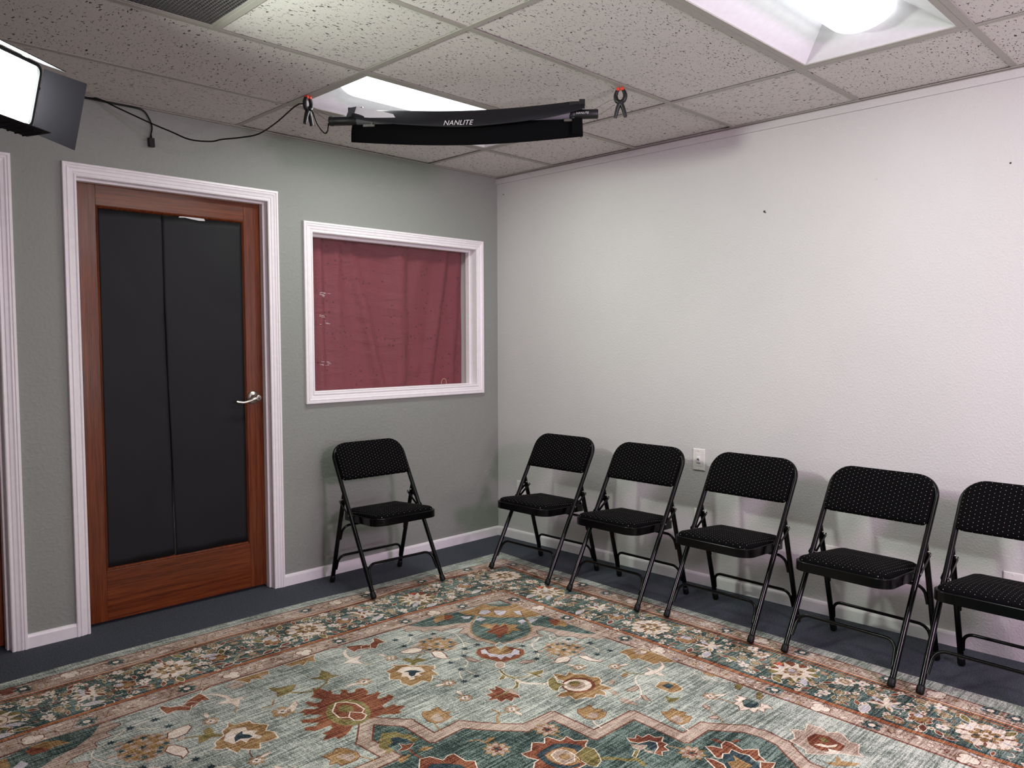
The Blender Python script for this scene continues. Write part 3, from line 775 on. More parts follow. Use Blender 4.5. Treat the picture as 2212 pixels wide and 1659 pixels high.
def r_strip(p, w, closed=False):
    n = len(p); A = []; B = []
    for i in range(n):
        a = p[(i - 1) % n] if (closed or i > 0) else p[i]
        b = p[(i + 1) % n] if (closed or i < n - 1) else p[i]
        dx, dy = b[0] - a[0], b[1] - a[1]
        q = math.hypot(dx, dy) or 1
        nx, ny = -dy / q, dx / q
        A.append((p[i][0] + nx * w / 2, p[i][1] + ny * w / 2))
        B.append((p[i][0] - nx * w / 2, p[i][1] - ny * w / 2))
    return A, B

def r_S(l, m, p, w=.007, mir=True, closed=False):
    n = len(p); q = []; w = w * .6
    if not closed and n > 2:
        for i in range(n - 1):
            p0, p1, p2, p3 = p[max(i - 1, 0)], p[i], p[i + 1], p[min(i + 2, n - 1)]
            for t in (0, .33, .66):
                q.append([.5 * (2 * p1[j] + (p2[j] - p0[j]) * t + (2 * p0[j] - 5 * p1[j] + 4 * p2[j] - p3[j]) * t * t
                                + (3 * p1[j] - p0[j] - 3 * p2[j] + p3[j]) * t ** 3) for j in (0, 1)])
        q.append(p[-1])
    else:
        q = p
    A, B = r_strip(q, w, closed)
    nn = len(A)
    for i in range(nn if closed else nn - 1):
        j = (i + 1) % nn
        r_emit(l, m, [A[i], A[j], B[j], B[i]], mir)

def r_F(l, m, p, o=None, w=.006, mir=True):
    r_emit(l, m, p, mir)
    if o:
        r_S(l + .5, o, p, w, mir, True)

def r_star(l, m, c, R, r, n, rot, mir=True):
    r_emit(l, m, [(c[0] + (R if i % 2 == 0 else r) * math.cos(rot + math.pi * i / n),
                   c[1] + (R if i % 2 == 0 else r) * math.sin(rot + math.pi * i / n)) for i in range(2 * n)], mir)

def r_petals(l, m, c, R, n, rot, mir=True):
    p = []; h = math.pi / n
    for i in range(n):
        a = rot + 2 * math.pi * i / n
        for da, q in ((-h * .98, .5), (-h * .7, .86), (-h * .28, 1), (h * .28, 1), (h * .7, .86)):
            p.append((c[0] + R * q * math.cos(a + da), c[1] + R * q * math.sin(a + da)))
    r_emit(l, m, p, mir)

def r_dot(l, m, c, r, n=8, mir=True):
    r_emit(l, m, [(c[0] + r * math.cos(2 * math.pi * i / n), c[1] + r * math.sin(2 * math.pi * i / n)) for i in range(n)], mir)

def r_leaf(l, m, c, L, W, a, o=None, mir=True):
    pr = [(-1, 0), (-.5, .7), (0, 1), (.45, .75), (1, .15), (.5, -.5), (0, -.7), (-.5, -.5)]
    mk = lambda s: [(c[0] + s * (L * x * math.cos(a) - W * y * math.sin(a)), c[1] + s * (L * x * math.sin(a) + W * y * math.cos(a))) for x, y in pr]
    if o:
        r_emit(l, o, mk(1.25), mir)
    r_emit(l + .5, m, mk(1), mir)

def r_wf(c, r=.023, n=5):
    a = rr.random() * 6
    r_petals(7, 'C', c, r, n, a); r_dot(8, 'L', c, r * .33); r_dot(8.5, 'M', c, r * .16, 6)

def r_gf(c, r=.025):
    a = rr.random() * 6
    r_petals(6, 'C', c, r, 6, a); r_petals(6.5, 'O', c, r * .84, 6, a); r_petals(7, 'B', c, r * .5, 5, a + .4); r_dot(7.5, 'G', c, r * .3)

def r_bl(c, L=.021, a=None, m='K'):
    r_leaf(6.5, m, c, L, L * .5, rr.random() * 6 if a is None else a, 'C')

def r_wp(c, r=.034):
    a = rr.random() * 6
    r_petals(6, 'C', c, r, 7, a); r_dot(6.5, 'B', c, r * .6, 9); r_petals(7, 'G', c, r * .42, 4, a); r_dot(7.5, 'C', c, r * .16)

def r_bp(c, r=.041):
    a = rr.random() * 6
    r_petals(6, 'C', c, r * 1.05, 6, a); r_petals(6.5, 'K', c, r * .95, 6, a); r_petals(7, 'G', c, r * .72, 5, a + .3)
    r_dot(7.5, 'L', (c[0] + r * .4, c[1] + r * .3), r * .38)

def r_pp(c, r=.055):
    for i in range(7):
        a = i * .9 + .2
        r_leaf(6, 'CLCBCLC'[i], (c[0] + r * .6 * math.cos(a), c[1] + r * .6 * math.sin(a)), r * .55, r * .26, a)
    for i in range(6):
        a = i * 1.05 + .6
        r_leaf(6.6, 'OKOGOK'[i], (c[0] + r * .75 * math.cos(a), c[1] + r * .75 * math.sin(a)), r * .25, r * .12, a)
    r_petals(7.2, 'C', c, r * .4, 5, .3); r_leaf(7.5, 'K', (c[0], c[1] + r * .3), r * .3, r * .15, 1.2)

def r_A(c, r=.090):
    r_petals(6, 'G', c, r * 1.02, 5, .3)
    r_star(6.2, 'C', c, r * 1.02, r * .76, 13, .1); r_petals(6.5, 'C', c, r * .97, 11, .2)
    for i in range(11):
        a = .2 + 2 * math.pi * (i + .5) / 11
        r_leaf(7, 'BLM'[i % 3], (c[0] + r * .72 * math.cos(a), c[1] + r * .72 * math.sin(a)), r * .18, r * .07, a)
    r_petals(7.3, 'K', c, r * .56, 8, .1); r_petals(7.6, 'G', c, r * .52, 8, .1); r_star(7.8, 'D', c, r * .5, r * .25, 4, .6)
    r_petals(8, 'G', c, r * .36, 6, .5); r_petals(8.2, 'C', c, r * .26, 5, .2); r_dot(8.4, 'G', c, r * .1)

def r_Bq(c, r=.095):
    r_petals(6, 'O', c, r, 9, .1); r_petals(6.2, 'K', (c[0] + .02, c[1] + .02), r * .8, 7, .5)
    r_star(6.5, 'C', c, r, r * .55, 11, .25); r_dot(7, 'C', c, r * .6, 14); r_dot(7.2, 'M', c, r * .57, 14); r_dot(7.4, 'C', c, r * .54, 14)
    r_petals(7.6, 'G', c, r * .4, 6, .3); r_petals(7.8, 'B', c, r * .28, 6, .1); r_dot(8, 'L', (c[0] + .01, c[1] + .012), r * .15)
    r_leaf(7.5, 'S', (c[0] + r * .35, c[1] + r * .75), r * .33, r * .14, .4); r_leaf(7.7, 'L', (c[0] + r * .15, c[1] + r * .6), r * .2, r * .1, 1)
    r_leaf(6.8, 'L', (c[0] - r * .6, c[1] - r * .75), r * .4, r * .17, .5)

def r_scroll(path, amp, seed):
    r = random.Random(seed); tot = 0; seg = []
    for i in range(len(path) - 1):
        d = math.dist(path[i], path[i + 1]); seg.append((tot, d, path[i], path[i + 1])); tot += d
    def at(s):
        for t, d, a, b in seg:
            if s <= t + d + 1e-6:
                u = (s - t) / d
                return (a[0] + (b[0] - a[0]) * u, a[1] + (b[1] - a[1]) * u), ((b[0] - a[0]) / d, (b[1] - a[1]) / d)
        return seg[-1][3], (1, 0)
    s = .03; pts = []
    while s < tot:
        (x, y), (dx, dy) = at(s); o = amp * .75 * math.sin(s * 2 * math.pi / .11)
        pts.append((x - dy * o, y + dx * o)); s += .012
    for i in range(0, len(pts) - 9, 9):
        r_S(4.4, 'M', pts[i:i + 8], .0026)
    s = .04
    while s < tot:
        (x, y), (dx, dy) = at(s); o = amp * r.uniform(-.7, .7); c = (x - dy * o, y + dx * o)
        a = math.atan2(dy, dx) + r.uniform(-1, 1); w = r.random()
        if w < .35: r_leaf(4.6, r.choice('CLC'), c, .015, .006, a)
        elif w < .6:
            r_petals(4.5, 'M', c, .013, 5, a); r_petals(4.8, 'C', c, .011, 5, a); r_dot(5, 'B', c, .005, 6)
        elif w < .8: r_leaf(4.5, 'G', c, .014, .006, a)
        else: r_leaf(4.5, 'M', c, .015, .004, a)
        s += r.uniform(.025, .05)

def r_poly(l, m, pts, w):
    for i in range(len(pts) - 1):
        a, b = pts[i], pts[i + 1]; d = math.dist(a, b)
        ux, uy = (b[0] - a[0]) / d, (b[1] - a[1]) / d; nx, ny = -uy * w / 2, ux * w / 2; e = w * .35
        r_emit(l, m, [(a[0] - ux * e + nx, a[1] - uy * e + ny), (b[0] + ux * e + nx, b[1] + uy * e + ny),
                      (b[0] + ux * e - nx, b[1] + uy * e - ny), (a[0] - ux * e - nx, a[1] - uy * e - ny)])
RUG_DATA = '''
A/-1832 -658
Bq/-1223 -674
A/-638 -714
Bq/-689 -1067
A/-727 -1741
Bq/-741 -2418
A/-777 -3091
wf/-1992 -539
wf/-1944 -694
wf/-1677 -545
wf/-1723 -698
wf/-1431 -561
wf/-1374 -763
wf/-1081 -785
wf/-734 -747
wf/-768 -582
wf/-770 -1225
wf/-754 -1626
wf/-767 -1862
wf/-626 -1917
wf/-814 -2248
wf/-833 -2580
wf/-663 -2922
wf/-813 -2972
wf/-763 -897
wf/-1013 -577/0.026/4
wf/-635 -2192/0.026/4
wf/-659 -2651/0.026/4
wf/-601 -1299/0.026/4
wf/-967 -725/0.026/4
gf/-2058 -544
gf/-2029 -594
gf/-1963 -590
gf/-1616 -549
gf/-1701 -577
gf/-1472 -611
gf/-1418 -722
gf/-1036 -713
gf/-973 -778
gf/-853 -582
gf/-768 -637
gf/-783 -811
gf/-756 -1284
gf/-720 -1186
gf/-633 -1521
gf/-614 -1472
gf/-679 -1877
gf/-623 -1876
gf/-679 -1963
gf/-626 -1989
gf/-685 -2147
gf/-752 -2210
gf/-766 -2273
gf/-789 -2555
gf/-792 -2619
gf/-833 -2651
gf/-864 -2822
gf/-716 -2877
gf/-717 -2952
gf/-711 -2701
gf/-666 -2856
gf/-1131 -693
gf/-872 -802
bl/-2096 -550
bl/-1963 -642
bl/-1902 -771
bl/-1703 -638
bl/-1764 -622
bl/-1834 -543
bl/-1760 -778
bl/-2141 -542
bl/-1505 -560
bl/-1351 -666
bl/-1105 -682
bl/-1142 -805
bl/-979 -772
bl/-922 -587
bl/-865 -582
bl/-1488 -600
bl/-1564 -705
bl/-676 -1203
bl/-751 -1191
bl/-704 -1603
bl/-715 -1883
bl/-823 -1673
bl/-611 -1423
bl/-631 -2104
bl/-641 -2026
bl/-787 -2150
bl/-717 -2276
bl/-829 -2306
bl/-740 -2553
bl/-846 -2517
bl/-831 -2697
bl/-765 -2948
bl/-878 -3016
bl/-852 -2846
bl/-670 -2769
bl/-863 -2977
bl/-779 -956
bl/-689 -1181
bl/-2052 -632/0.03//O
bl/-1913 -691/0.03//O
bl/-1765 -543/0.03//O
bl/-1906 -553/0.03//O
bl/-1825 -780/0.03//O
bl/-609 -1644/0.03//O
bl/-630 -1810/0.03//O
bl/-691 -3008/0.03//O
bl/-710 -3146/0.03//O
bl/-730 -1388/0.03//O
bl/-788 -2185/0.03//O
bl/-691 -581/0.03//O
bl/-1291 -800/0.03//O
bl/-849 -2406/0.03//O
bl/-2078 -776/0.028/0.3/M
bl/-1987 -752/0.028/0.3/M
bl/-1697 -754/0.028/0.3/M
bl/-2256 -784/0.028/0.3/M
bl/-803 -1573/0.028/0.3/M
bl/-834 -2015/0.028/0.3/M
bl/-863 -2928/0.028/0.3/M
bl/-831 -803/0.028/0.3/M
bl/-777 -818/0.028/0.3/M
wp/-1072 -614
wp/-1365 -602
wp/-625 -1237
wp/-615 -895
wp/-668 -2247
wp/-687 -2591
wp/-691 -2603
wp/-792 -730
wp/-612 -892
bp/-2014 -685
bp/-1657 -685
bp/-732 -1551
bp/-746 -1929
bp/-744 -1949
bp/-799 -2899
bp/-912 -690
pp/-1539 -660
pp/-1530 -683
pp/-686 -1415
pp/-738 -2048
pp/-771 -2774
bl/-1521 -765/0.034/0.2/L
bl/-935 -807/0.034/0.2/L
bl/-797 -1387/0.034/0.2/L
bl/-824 -2088/0.034/0.2/L
bl/-852 -2739/0.034/0.2/L
bl/-2001 -640/0.034/0.2/L
bl/-861 -2735/0.034/0.2/L
bl/-790 -1056/0.034/0.2/L
bl/-1227 -804/0.034/0.2/L
petals/5/T/-1706 -432/0.033/6/0
petals/5.3/D/-1706 -432/0.022/5/0.4
dot/5.7/C/-1706 -432/0.0125/8
petals/5/T/-1375 -449/0.033/6/0
petals/5.3/D/-1375 -449/0.022/5/0.4
dot/5.7/C/-1375 -449/0.0125/8
petals/5/T/-1025 -465/0.033/6/0
petals/5.3/D/-1025 -465/0.022/5/0.4
dot/5.7/C/-1025 -465/0.0125/8
petals/5/T/-704 -476/0.033/6/0
petals/5.3/D/-704 -476/0.022/5/0.4
dot/5.7/C/-704 -476/0.0125/8
petals/5/T/-453 -594/0.033/6/0
petals/5.3/D/-453 -594/0.022/5/0.4
dot/5.7/C/-453 -594/0.0125/8
petals/5/T/-477 -955/0.033/6/0
petals/5.3/D/-477 -955/0.022/5/0.4
dot/5.7/C/-477 -955/0.0125/8
petals/5/T/-462 -1123/0.033/6/0
petals/5.3/D/-462 -1123/0.022/5/0.4
dot/5.7/C/-462 -1123/0.0125/8
petals/5/T/-485 -1298/0.033/6/0
petals/5.3/D/-485 -1298/0.022/5/0.4
dot/5.7/C/-485 -1298/0.0125/8
petals/5/T/-511 -1662/0.033/6/0
petals/5.3/D/-511 -1662/0.022/5/0.4
dot/5.7/C/-511 -1662/0.0125/8
petals/5/T/-525 -2006/0.033/6/0
petals/5.3/D/-525 -2006/0.022/5/0.4
dot/5.7/C/-525 -2006/0.0125/8
petals/5/T/-529 -2357/0.033/6/0
petals/5.3/D/-529 -2357/0.022/5/0.4
dot/5.7/C/-529 -2357/0.0125/8
petals/5/T/-549 -2702/0.033/6/0
petals/5.3/D/-549 -2702/0.022/5/0.4
dot/5.7/C/-549 -2702/0.0125/8
petals/5/T/-568 -3052/0.033/6/0
petals/5.3/D/-568 -3052/0.022/5/0.4
dot/5.7/C/-568 -3052/0.0125/8
petals/5/T/-574 -3130/0.033/6/0
petals/5.3/D/-574 -3130/0.022/5/0.4
dot/5.7/C/-574 -3130/0.0125/8
petals/5/T/-1806 -882/0.033/6/0
petals/5.3/D/-1806 -882/0.022/5/0.4
dot/5.7/C/-1806 -882/0.0125/8
petals/5/T/-1459 -894/0.033/6/0
petals/5.3/D/-1459 -894/0.022/5/0.4
dot/5.7/C/-1459 -894/0.0125/8
petals/5/T/-1137 -925/0.033/6/0
petals/5.3/D/-1137 -925/0.022/5/0.4
dot/5.7/C/-1137 -925/0.0125/8
petals/5/T/-888 -1034/0.033/6/0
petals/5.3/D/-888 -1034/0.022/5/0.4
dot/5.7/C/-888 -1034/0.0125/8
petals/5/T/-898 -1391/0.033/6/0
petals/5.3/D/-898 -1391/0.022/5/0.4
dot/5.7/C/-898 -1391/0.0125/8
petals/5/T/-917 -1741/0.033/6/0
petals/5.3/D/-917 -1741/0.022/5/0.4
dot/5.7/C/-917 -1741/0.0125/8
petals/5/T/-940 -2442/0.033/6/0
petals/5.3/D/-940 -2442/0.022/5/0.4
dot/5.7/C/-940 -2442/0.0125/8
petals/5/T/-963 -2799/0.033/6/0
petals/5.3/D/-963 -2799/0.022/5/0.4
dot/5.7/C/-963 -2799/0.0125/8
petals/5/M/-1537 -434/0.038/3/0.7081
petals/5.4/C/-1537 -434/0.034/3/0.7081
petals/5/M/-1979 -889/0.038/3/0.3095
petals/5.4/C/-1979 -889/0.034/3/0.3095
petals/5/M/-1294 -898/0.038/3/1.1882
petals/5.4/C/-1294 -898/0.034/3/1.1882
petals/5/M/-1324 -429/0.038/3/0.4649
petals/5.4/C/-1324 -429/0.034/3/0.4649
petals/5/M/-893 -1205/0.038/3/0.1995
petals/5.4/C/-893 -1205/0.034/3/0.1995
petals/5/M/-498 -1470/0.038/3/1.2048
petals/5.4/C/-498 -1470/0.034/3/1.2048
petals/5/M/-463 -757/0.038/3/2.7539
petals/5.4/C/-463 -757/0.034/3/2.7539
petals/5/M/-925 -1918/0.038/3/2.4014
petals/5.4/C/-925 -1918/0.034/3/2.4014
petals/5/M/-529 -2178/0.038/3/2.2955
petals/5.4/C/-529 -2178/0.034/3/2.2955
petals/5/M/-963 -2622/0.038/3/0.6658
petals/5.4/C/-963 -2622/0.034/3/0.6658
petals/5/M/-563 -2878/0.038/3/1.61
petals/5.4/C/-563 -2878/0.034/3/1.61
petals/5/M/-879 -458/0.038/3/0.83
petals/5.4/C/-879 -458/0.034/3/0.83
petals/5/M/-980 -3091/0.038/3/0.518
petals/5.4/C/-980 -3091/0.034/3/0.518
scroll/-2135 -436 -1750 -446 -1400 -452 -1000 -450 -620 -505 -450 -520/0.04/1
scroll/-460 -520 -490 -1100 -520 -1850 -545 -2500 -600 -3170 -600 -4300/0.035/2
scroll/-2135 -880 -1600 -875 -1200 -900 -880 -930/0.045/3
scroll/-880 -950 -905 -1300 -925 -2000 -960 -2750 -970 -4300/0.045/4
F/3/T/-1485 -948 -1411 -939 -1325 -931 -1265 -944 -1195 -973 -1098 -997 -1159 -1052 -1226 -1096 -1262 -1114 -1307 -1083 -1379 -1056 -1439 -1010//0.006/1
F/3.2/B/-1516 -939 -1485 -948 -1440 -1012 -1379 -1056 -1307 -1083 -1262 -1114 -1238 -1115 -1299 -1175 -1343 -1231 -1356 -1289 -1343 -1350 -1337 -1390 -1362 -1390 -1368 -1344 -1376 -1316 -1390 -1315 -1381 -1290 -1380 -1250 -1366 -1208 -1383 -1176 -1322 -1152 -1339 -1126 -1398 -1103 -1422 -1108 -1432 -1062 -1483 -1054 -1477 -1023 -1532 -996 -1522 -970//0.006/1
S/3.6/M/-1528 -979 -1533 -998 -1479 -1024 -1485 -1056 -1434 -1064 -1425 -1108 -1400 -1105 -1341 -1128 -1324 -1152/0.006/1/0
S/3.6/M/-1324 -1152 -1382 -1178 -1366 -1208 -1381 -1252 -1383 -1291 -1390 -1315 -1377 -1317 -1369 -1346 -1363 -1392/0.006/1/0
F/3/T/-1077 -1325 -1016 -1309 -951 -1296 -956 -1354 -957 -1417 -957 -1478 -960 -1549 -960 -1621 -983 -1597 -1013 -1545 -1038 -1469 -1055 -1408 -1079 -1353//0.006/1
F/3.2/B/-1100 -1347 -1071 -1361 -1059 -1411 -1042 -1472 -1017 -1549 -986 -1599 -960 -1621 -970 -1680 -1015 -1656 -1009 -1627 -1058 -1598 -1052 -1569 -1100 -1514 -1084 -1480 -1091 -1430 -1113 -1400 -1144 -1434 -1144 -1469 -1176 -1444 -1213 -1454 -1247 -1447 -1266 -1461 -1266 -1441 -1313 -1427 -1290 -1403 -1228 -1418 -1170 -1408 -1134 -1386//0.006/1
S/3.6/M/-1113 -1400 -1092 -1432 -1086 -1481 -1101 -1515 -1054 -1570 -1060 -1599 -1010 -1629 -1016 -1657/0.006/1/0
S/3.6/M/-1115 -1402 -1143 -1435 -1145 -1471 -1177 -1445 -1214 -1456 -1248 -1448 -1268 -1462 -1268 -1442/0.006/1/0
F/3.3/T/-1279 -1150 -1184 -1091 -1133 -1094 -1113 -1164 -1053 -1209 -1030 -1248 -1090 -1342 -1150 -1399 -1204 -1415 -1279 -1408 -1340 -1393 -1353 -1318 -1347 -1241 -1316 -1187//0.006/1
F/3.5/G/-1205 -972 -1142 -986 -1053 -973 -1010 -999 -990 -1037 -927 -1084 -947 -1150 -953 -1277 -984 -1279 -1047 -1231 -1117 -1168 -1171 -1088 -1181 -1046 -1202 -1041//0.006/1
F/3.8/T/-1030 -978 -1007 -1019 -941 -1069 -968 -1085 -1012 -1053 -1035 -1013//0.006/1
F/4/L/-1156 -1055 -1116 -1029 -1082 -1051 -1089 -1082 -1139 -1089/K/0.006/1
F/4/L/-1071 -1075 -1026 -1121 -1064 -1148 -1101 -1152 -1098 -1114/K/0.006/1
F/4/L/-1015 -1149 -981 -1166 -1022 -1223 -1032 -1194/K/0.006/1
S/4.2/G/-1120 -1033 -1213 -1094 -1289 -1155 -1338 -1215 -1356 -1289 -1346 -1353 -1341 -1396 -1282 -1411 -1207 -1419 -1142 -1393 -1093 -1340 -1030 -1248 -990 -1183/0.012/1/0
F/4/G/-1255 -1174 -1209 -1175 -1208 -1207 -1177 -1208 -1199 -1247 -1156 -1230 -1149 -1267 -1122 -1294 -1163 -1313 -1164 -1356 -1190 -1329 -1234 -1342 -1257 -1333 -1300 -1352 -1276 -1300 -1293 -1254 -1248 -1249 -1253 -1222//0.006/1
F/4.2/K/-1288 -1259 -1244 -1245 -1184 -1216 -1203 -1257 -1158 -1243 -1191 -1299 -1232 -1330 -1257 -1333 -1300 -1352 -1276 -1300//0.006/1
F/4/G/-1354 -966 -1314 -942 -1278 -947 -1263 -979 -1264 -1010 -1305 -1016 -1334 -1002 -1377 -1012//0.006/1
F/4.2/K/-1279 -955 -1255 -970 -1264 -1010 -1305 -1016 -1319 -1009//0.006/1
F/4/G/-981 -1345 -946 -1366 -940 -1402 -965 -1454 -999 -1464 -999 -1434 -1023 -1425 -1010 -1393//0.006/1
F/4.2/K/-981 -1345 -946 -1366 -957 -1401 -1010 -1423 -1010 -1393//0.006/1
F/4/L/-1218 -1105 -1182 -1101 -1172 -1135 -1213 -1140//0.006/1
F/4/L/-1094 -1261 -1059 -1259 -1065 -1291 -1094 -1293//0.006/1
F/4/L/-1234 -1024 -1199 -1060 -1229 -1077 -1246 -1060//0.006/1
F/4/L/-1095 -1261 -1065 -1260 -1070 -1286 -1104 -1297//0.006/1
F/4/L/-1044 -1282 -1003 -1307 -1040 -1316 -1062 -1310//0.006/1
F/4/K/-1481 -1399 -1443 -1373 -1406 -1385 -1375 -1404 -1382 -1442 -1345 -1434 -1326 -1480 -1316 -1515 -1346 -1548 -1393 -1561 -1425 -1554 -1479 -1546 -1482 -1496 -1499 -1454/G/0.006/1
F/4.7/L/-1448 -1394 -1423 -1393 -1444 -1436 -1422 -1483 -1378 -1503 -1337 -1481 -1335 -1509 -1366 -1539 -1381 -1525 -1417 -1537 -1420 -1510 -1455 -1522 -1447 -1489 -1466 -1469 -1455 -1437 -1469 -1423//0.006/1
F/4.8/G/-1428 -1414 -1375 -1404 -1382 -1442 -1345 -1434 -1357 -1486 -1392 -1501 -1422 -1483 -1440 -1452//0.006/1
F/5/P/-1369 -1397 -1327 -1379 -1339 -1427 -1384 -1446/C/0.006/1
F/4.5/B/-1481 -1570 -1492 -1579 -1503 -1583 -1513 -1582 -1518 -1576 -1519 -1567 -1515 -1555 -1506 -1544 -1495 -1535 -1484 -1530 -1474 -1531 -1468 -1537 -1468 -1547 -1472 -1558/C/0.006/1
S/3.8/C/-1527 -1591 -1546 -1638 -1544 -1683 -1548 -1722 -1537 -1756 -1486 -1816/0.024/1/0
S/4/O/-1527 -1591 -1546 -1638 -1544 -1683 -1548 -1722 -1537 -1756 -1486 -1816/0.014/1/0
S/3.8/C/-1542 -1748 -1515 -1783 -1490 -1812/0.02/1/0
S/4/O/-1542 -1748 -1515 -1783 -1490 -1812/0.012/1/0
S/3.8/C/-1543 -1663 -1522 -1697 -1486 -1715 -1466 -1714/0.018/1/0
S/4/O/-1543 -1663 -1522 -1697 -1486 -1715 -1458 -1716/0.01/1/0
F/4.2/O/-1468 -1662 -1458 -1694 -1436 -1700 -1406 -1712 -1435 -1734 -1457 -1728 -1458 -1760 -1471 -1746 -1471 -1714/C/0.006/1
F/4.2/O/-1583 -1644 -1552 -1631 -1554 -1652 -1574 -1663 -1596 -1658/C/0.006/1
F/4.2/O/-1551 -1698 -1560 -1730 -1588 -1753 -1618 -1748 -1580 -1731/C/0.006/1
F/4.2/K/-1640 -1681 -1637 -1714 -1643 -1738 -1640 -1770 -1633 -1797 -1647 -1822 -1658 -1801 -1688 -1818 -1689 -1789 -1720 -1795 -1712 -1765 -1745 -1751 -1716 -1742 -1717 -1712 -1685 -1715 -1677 -1683 -1662 -1704/C/0.006/1
F/5/B/-1664 -1746 -1634 -1742 -1635 -1716 -1618 -1738 -1615 -1766 -1628 -1792 -1638 -1768//0.006/1
S/5/O/-1702 -1746 -1667 -1753 -1639 -1751/0.012/1/0
F/4.2/G/-1960 -1652 -1937 -1666 -1923 -1662 -1901 -1662 -1910 -1702 -1890 -1723 -1916 -1731 -1913 -1752 -1942 -1757 -1965 -1758 -1985 -1747 -1993 -1721 -1983 -1681 -1974 -1663/K/0.005/1
F/5/B/-1978 -1711 -1943 -1695 -1931 -1699 -1938 -1726 -1948 -1751 -1973 -1742//0.006/1
S/4/G/-1985 -1747 -1999 -1782 -2004 -1809/0.009/1/0
F/4.2/G/-1568 -2022 -1549 -2032 -1510 -2031 -1527 -2064 -1504 -2086 -1521 -2092 -1512 -2109 -1544 -2125 -1570 -2124 -1591 -2112 -1600 -2086 -1590 -2044/K/0.005/1
F/5/B/-1588 -2080 -1552 -2073 -1541 -2094 -1567 -2111 -1585 -2100//0.006/1
S/4/C/-1588 -2106 -1608 -2137 -1612 -2169/0.009/1/0
F/4.2/G/-1378 -2241 -1359 -2260 -1330 -2254 -1332 -2279 -1322 -2307 -1342 -2313 -1334 -2338 -1371 -2351 -1400 -2347 -1414 -2333 -1412 -2302 -1392 -2261/K/0.005/1
F/5/B/-1397 -2292 -1364 -2290 -1364 -2324 -1392 -2338 -1406 -2324//0.006/1
S/4/C/-1410 -2337 -1421 -2367 -1426 -2386/0.009/1/0
F/4.2/G/-1410 -1765 -1392 -1783 -1388 -1810 -1352 -1796 -1351 -1825 -1324 -1853 -1330 -1879 -1309 -1911 -1330 -1942 -1353 -1950 -1346 -2008 -1371 -2004 -1390 -1984 -1394 -2010 -1414 -2029 -1428 -1995 -1461 -2010 -1477 -1984 -1518 -1971 -1507 -1934 -1530 -1930 -1546 -1904 -1508 -1894 -1488 -1905 -1470 -1873 -1428 -1832 -1436 -1814/C/0.009/1
F/4.8/K/-1373 -1946 -1399 -1960 -1429 -1961 -1456 -1951 -1476 -1931 -1484 -1905 -1480 -1878 -1463 -1855 -1437 -1840 -1406 -1837 -1377 -1847 -1357 -1868 -1349 -1895 -1354 -1923//0.006/1
F/5/C/-1382 -1937 -1403 -1947 -1428 -1948 -1450 -1939 -1467 -1922 -1474 -1901 -1471 -1879 -1458 -1860 -1437 -1848 -1412 -1847 -1389 -1856 -1371 -1873 -1364 -1895 -1368 -1918//0.006/1
F/5.2/B/-1397 -1918 -1411 -1925 -1427 -1925 -1442 -1919 -1453 -1908 -1458 -1894 -1457 -1879 -1448 -1867 -1434 -1859 -1418 -1859 -1403 -1865 -1391 -1876 -1386 -1891 -1388 -1906//0.006/1
F/5.4/O/-1398 -1894 -1406 -1898 -1415 -1898 -1424 -1894 -1431 -1887 -1434 -1878 -1434 -1870 -1429 -1863 -1422 -1859 -1413 -1859 -1404 -1863 -1397 -1870 -1393 -1879 -1394 -1888//0.006/1
F/5.6/G/-1417 -1899 -1422 -1902 -1429 -1902 -1435 -1899 -1440 -1895 -1442 -1888 -1441 -1882 -1438 -1877 -1432 -1874 -1425 -1874 -1419 -1876 -1414 -1881 -1412 -1887 -1413 -1893//0.006/1
F/5.2/O/-1490 -1812 -1463 -1787 -1432 -1780 -1432 -1797 -1453 -1829 -1443 -1870 -1468 -1859 -1481 -1862 -1511 -1881 -1516 -1856 -1504 -1828/C/0.006/1
F/4.2/G/-1603 -1159 -1558 -1125 -1514 -1128 -1478 -1158 -1451 -1205 -1462 -1262 -1517 -1298 -1559 -1294 -1596 -1262 -1612 -1215/B/0.006/1
dot/4.8/B/-1520 -1211/0.012/7
dot/4.8/B/-1554 -1195/0.012/7
dot/4.8/B/-1532 -1240/0.012/7
dot/4.8/B/-1511 -1183/0.012/7
dot/4.8/B/-1580 -1217/0.012/7
dot/4.8/B/-1493 -1234/0.012/7
dot/4.8/B/-1549 -1165/0.012/7
dot/4.8/B/-1562 -1256/0.012/7
dot/4.8/B/-1476 -1192/0.012/7
dot/4.8/B/-1596 -1189/0.012/7
dot/4.8/B/-1506 -1265/0.012/7
dot/4.8/B/-1513 -1150/0.012/7
dot/4.8/B/-1601 -1244/0.012/7
dot/4.8/B/-1458 -1225/0.012/7
dot/4.8/B/-1582 -1153/0.012/7
dot/4.8/B/-1546 -1283/0.012/7
dot/4.8/B/-1469 -1162/0.012/7
dot/4.8/B/-1625 -1207/0.012/7
dot/4.8/B/-1470 -1267/0.012/7
dot/4.8/B/-1539 -1128/0.012/7
dot/4.8/B/-1597 -1275/0.012/7
dot/4.8/B/-1437 -1199/0.012/7
dot/4.8/B/-1619 -1160/0.012/7
dot/4.8/B/-1512 -1299/0.012/7
dot/4.8/B/-1482 -1131/0.012/7
dot/4.8/B/-1638 -1239/0.012/7
star/5/T/-1513 -1143/0.017/0.008/5/0.3
dot/5.3/D/-1513 -1143/0.007/6
star/5/T/-1554 -1149/0.017/0.008/5/0.3
dot/5.3/D/-1554 -1149/0.007/6
star/5/T/-1530 -1209/0.017/0.008/5/0.3
dot/5.3/D/-1530 -1209/0.007/6
star/5/T/-1592 -1235/0.017/0.008/5/0.3
dot/5.3/D/-1592 -1235/0.007/6
star/5/T/-1555 -1273/0.017/0.008/5/0.3
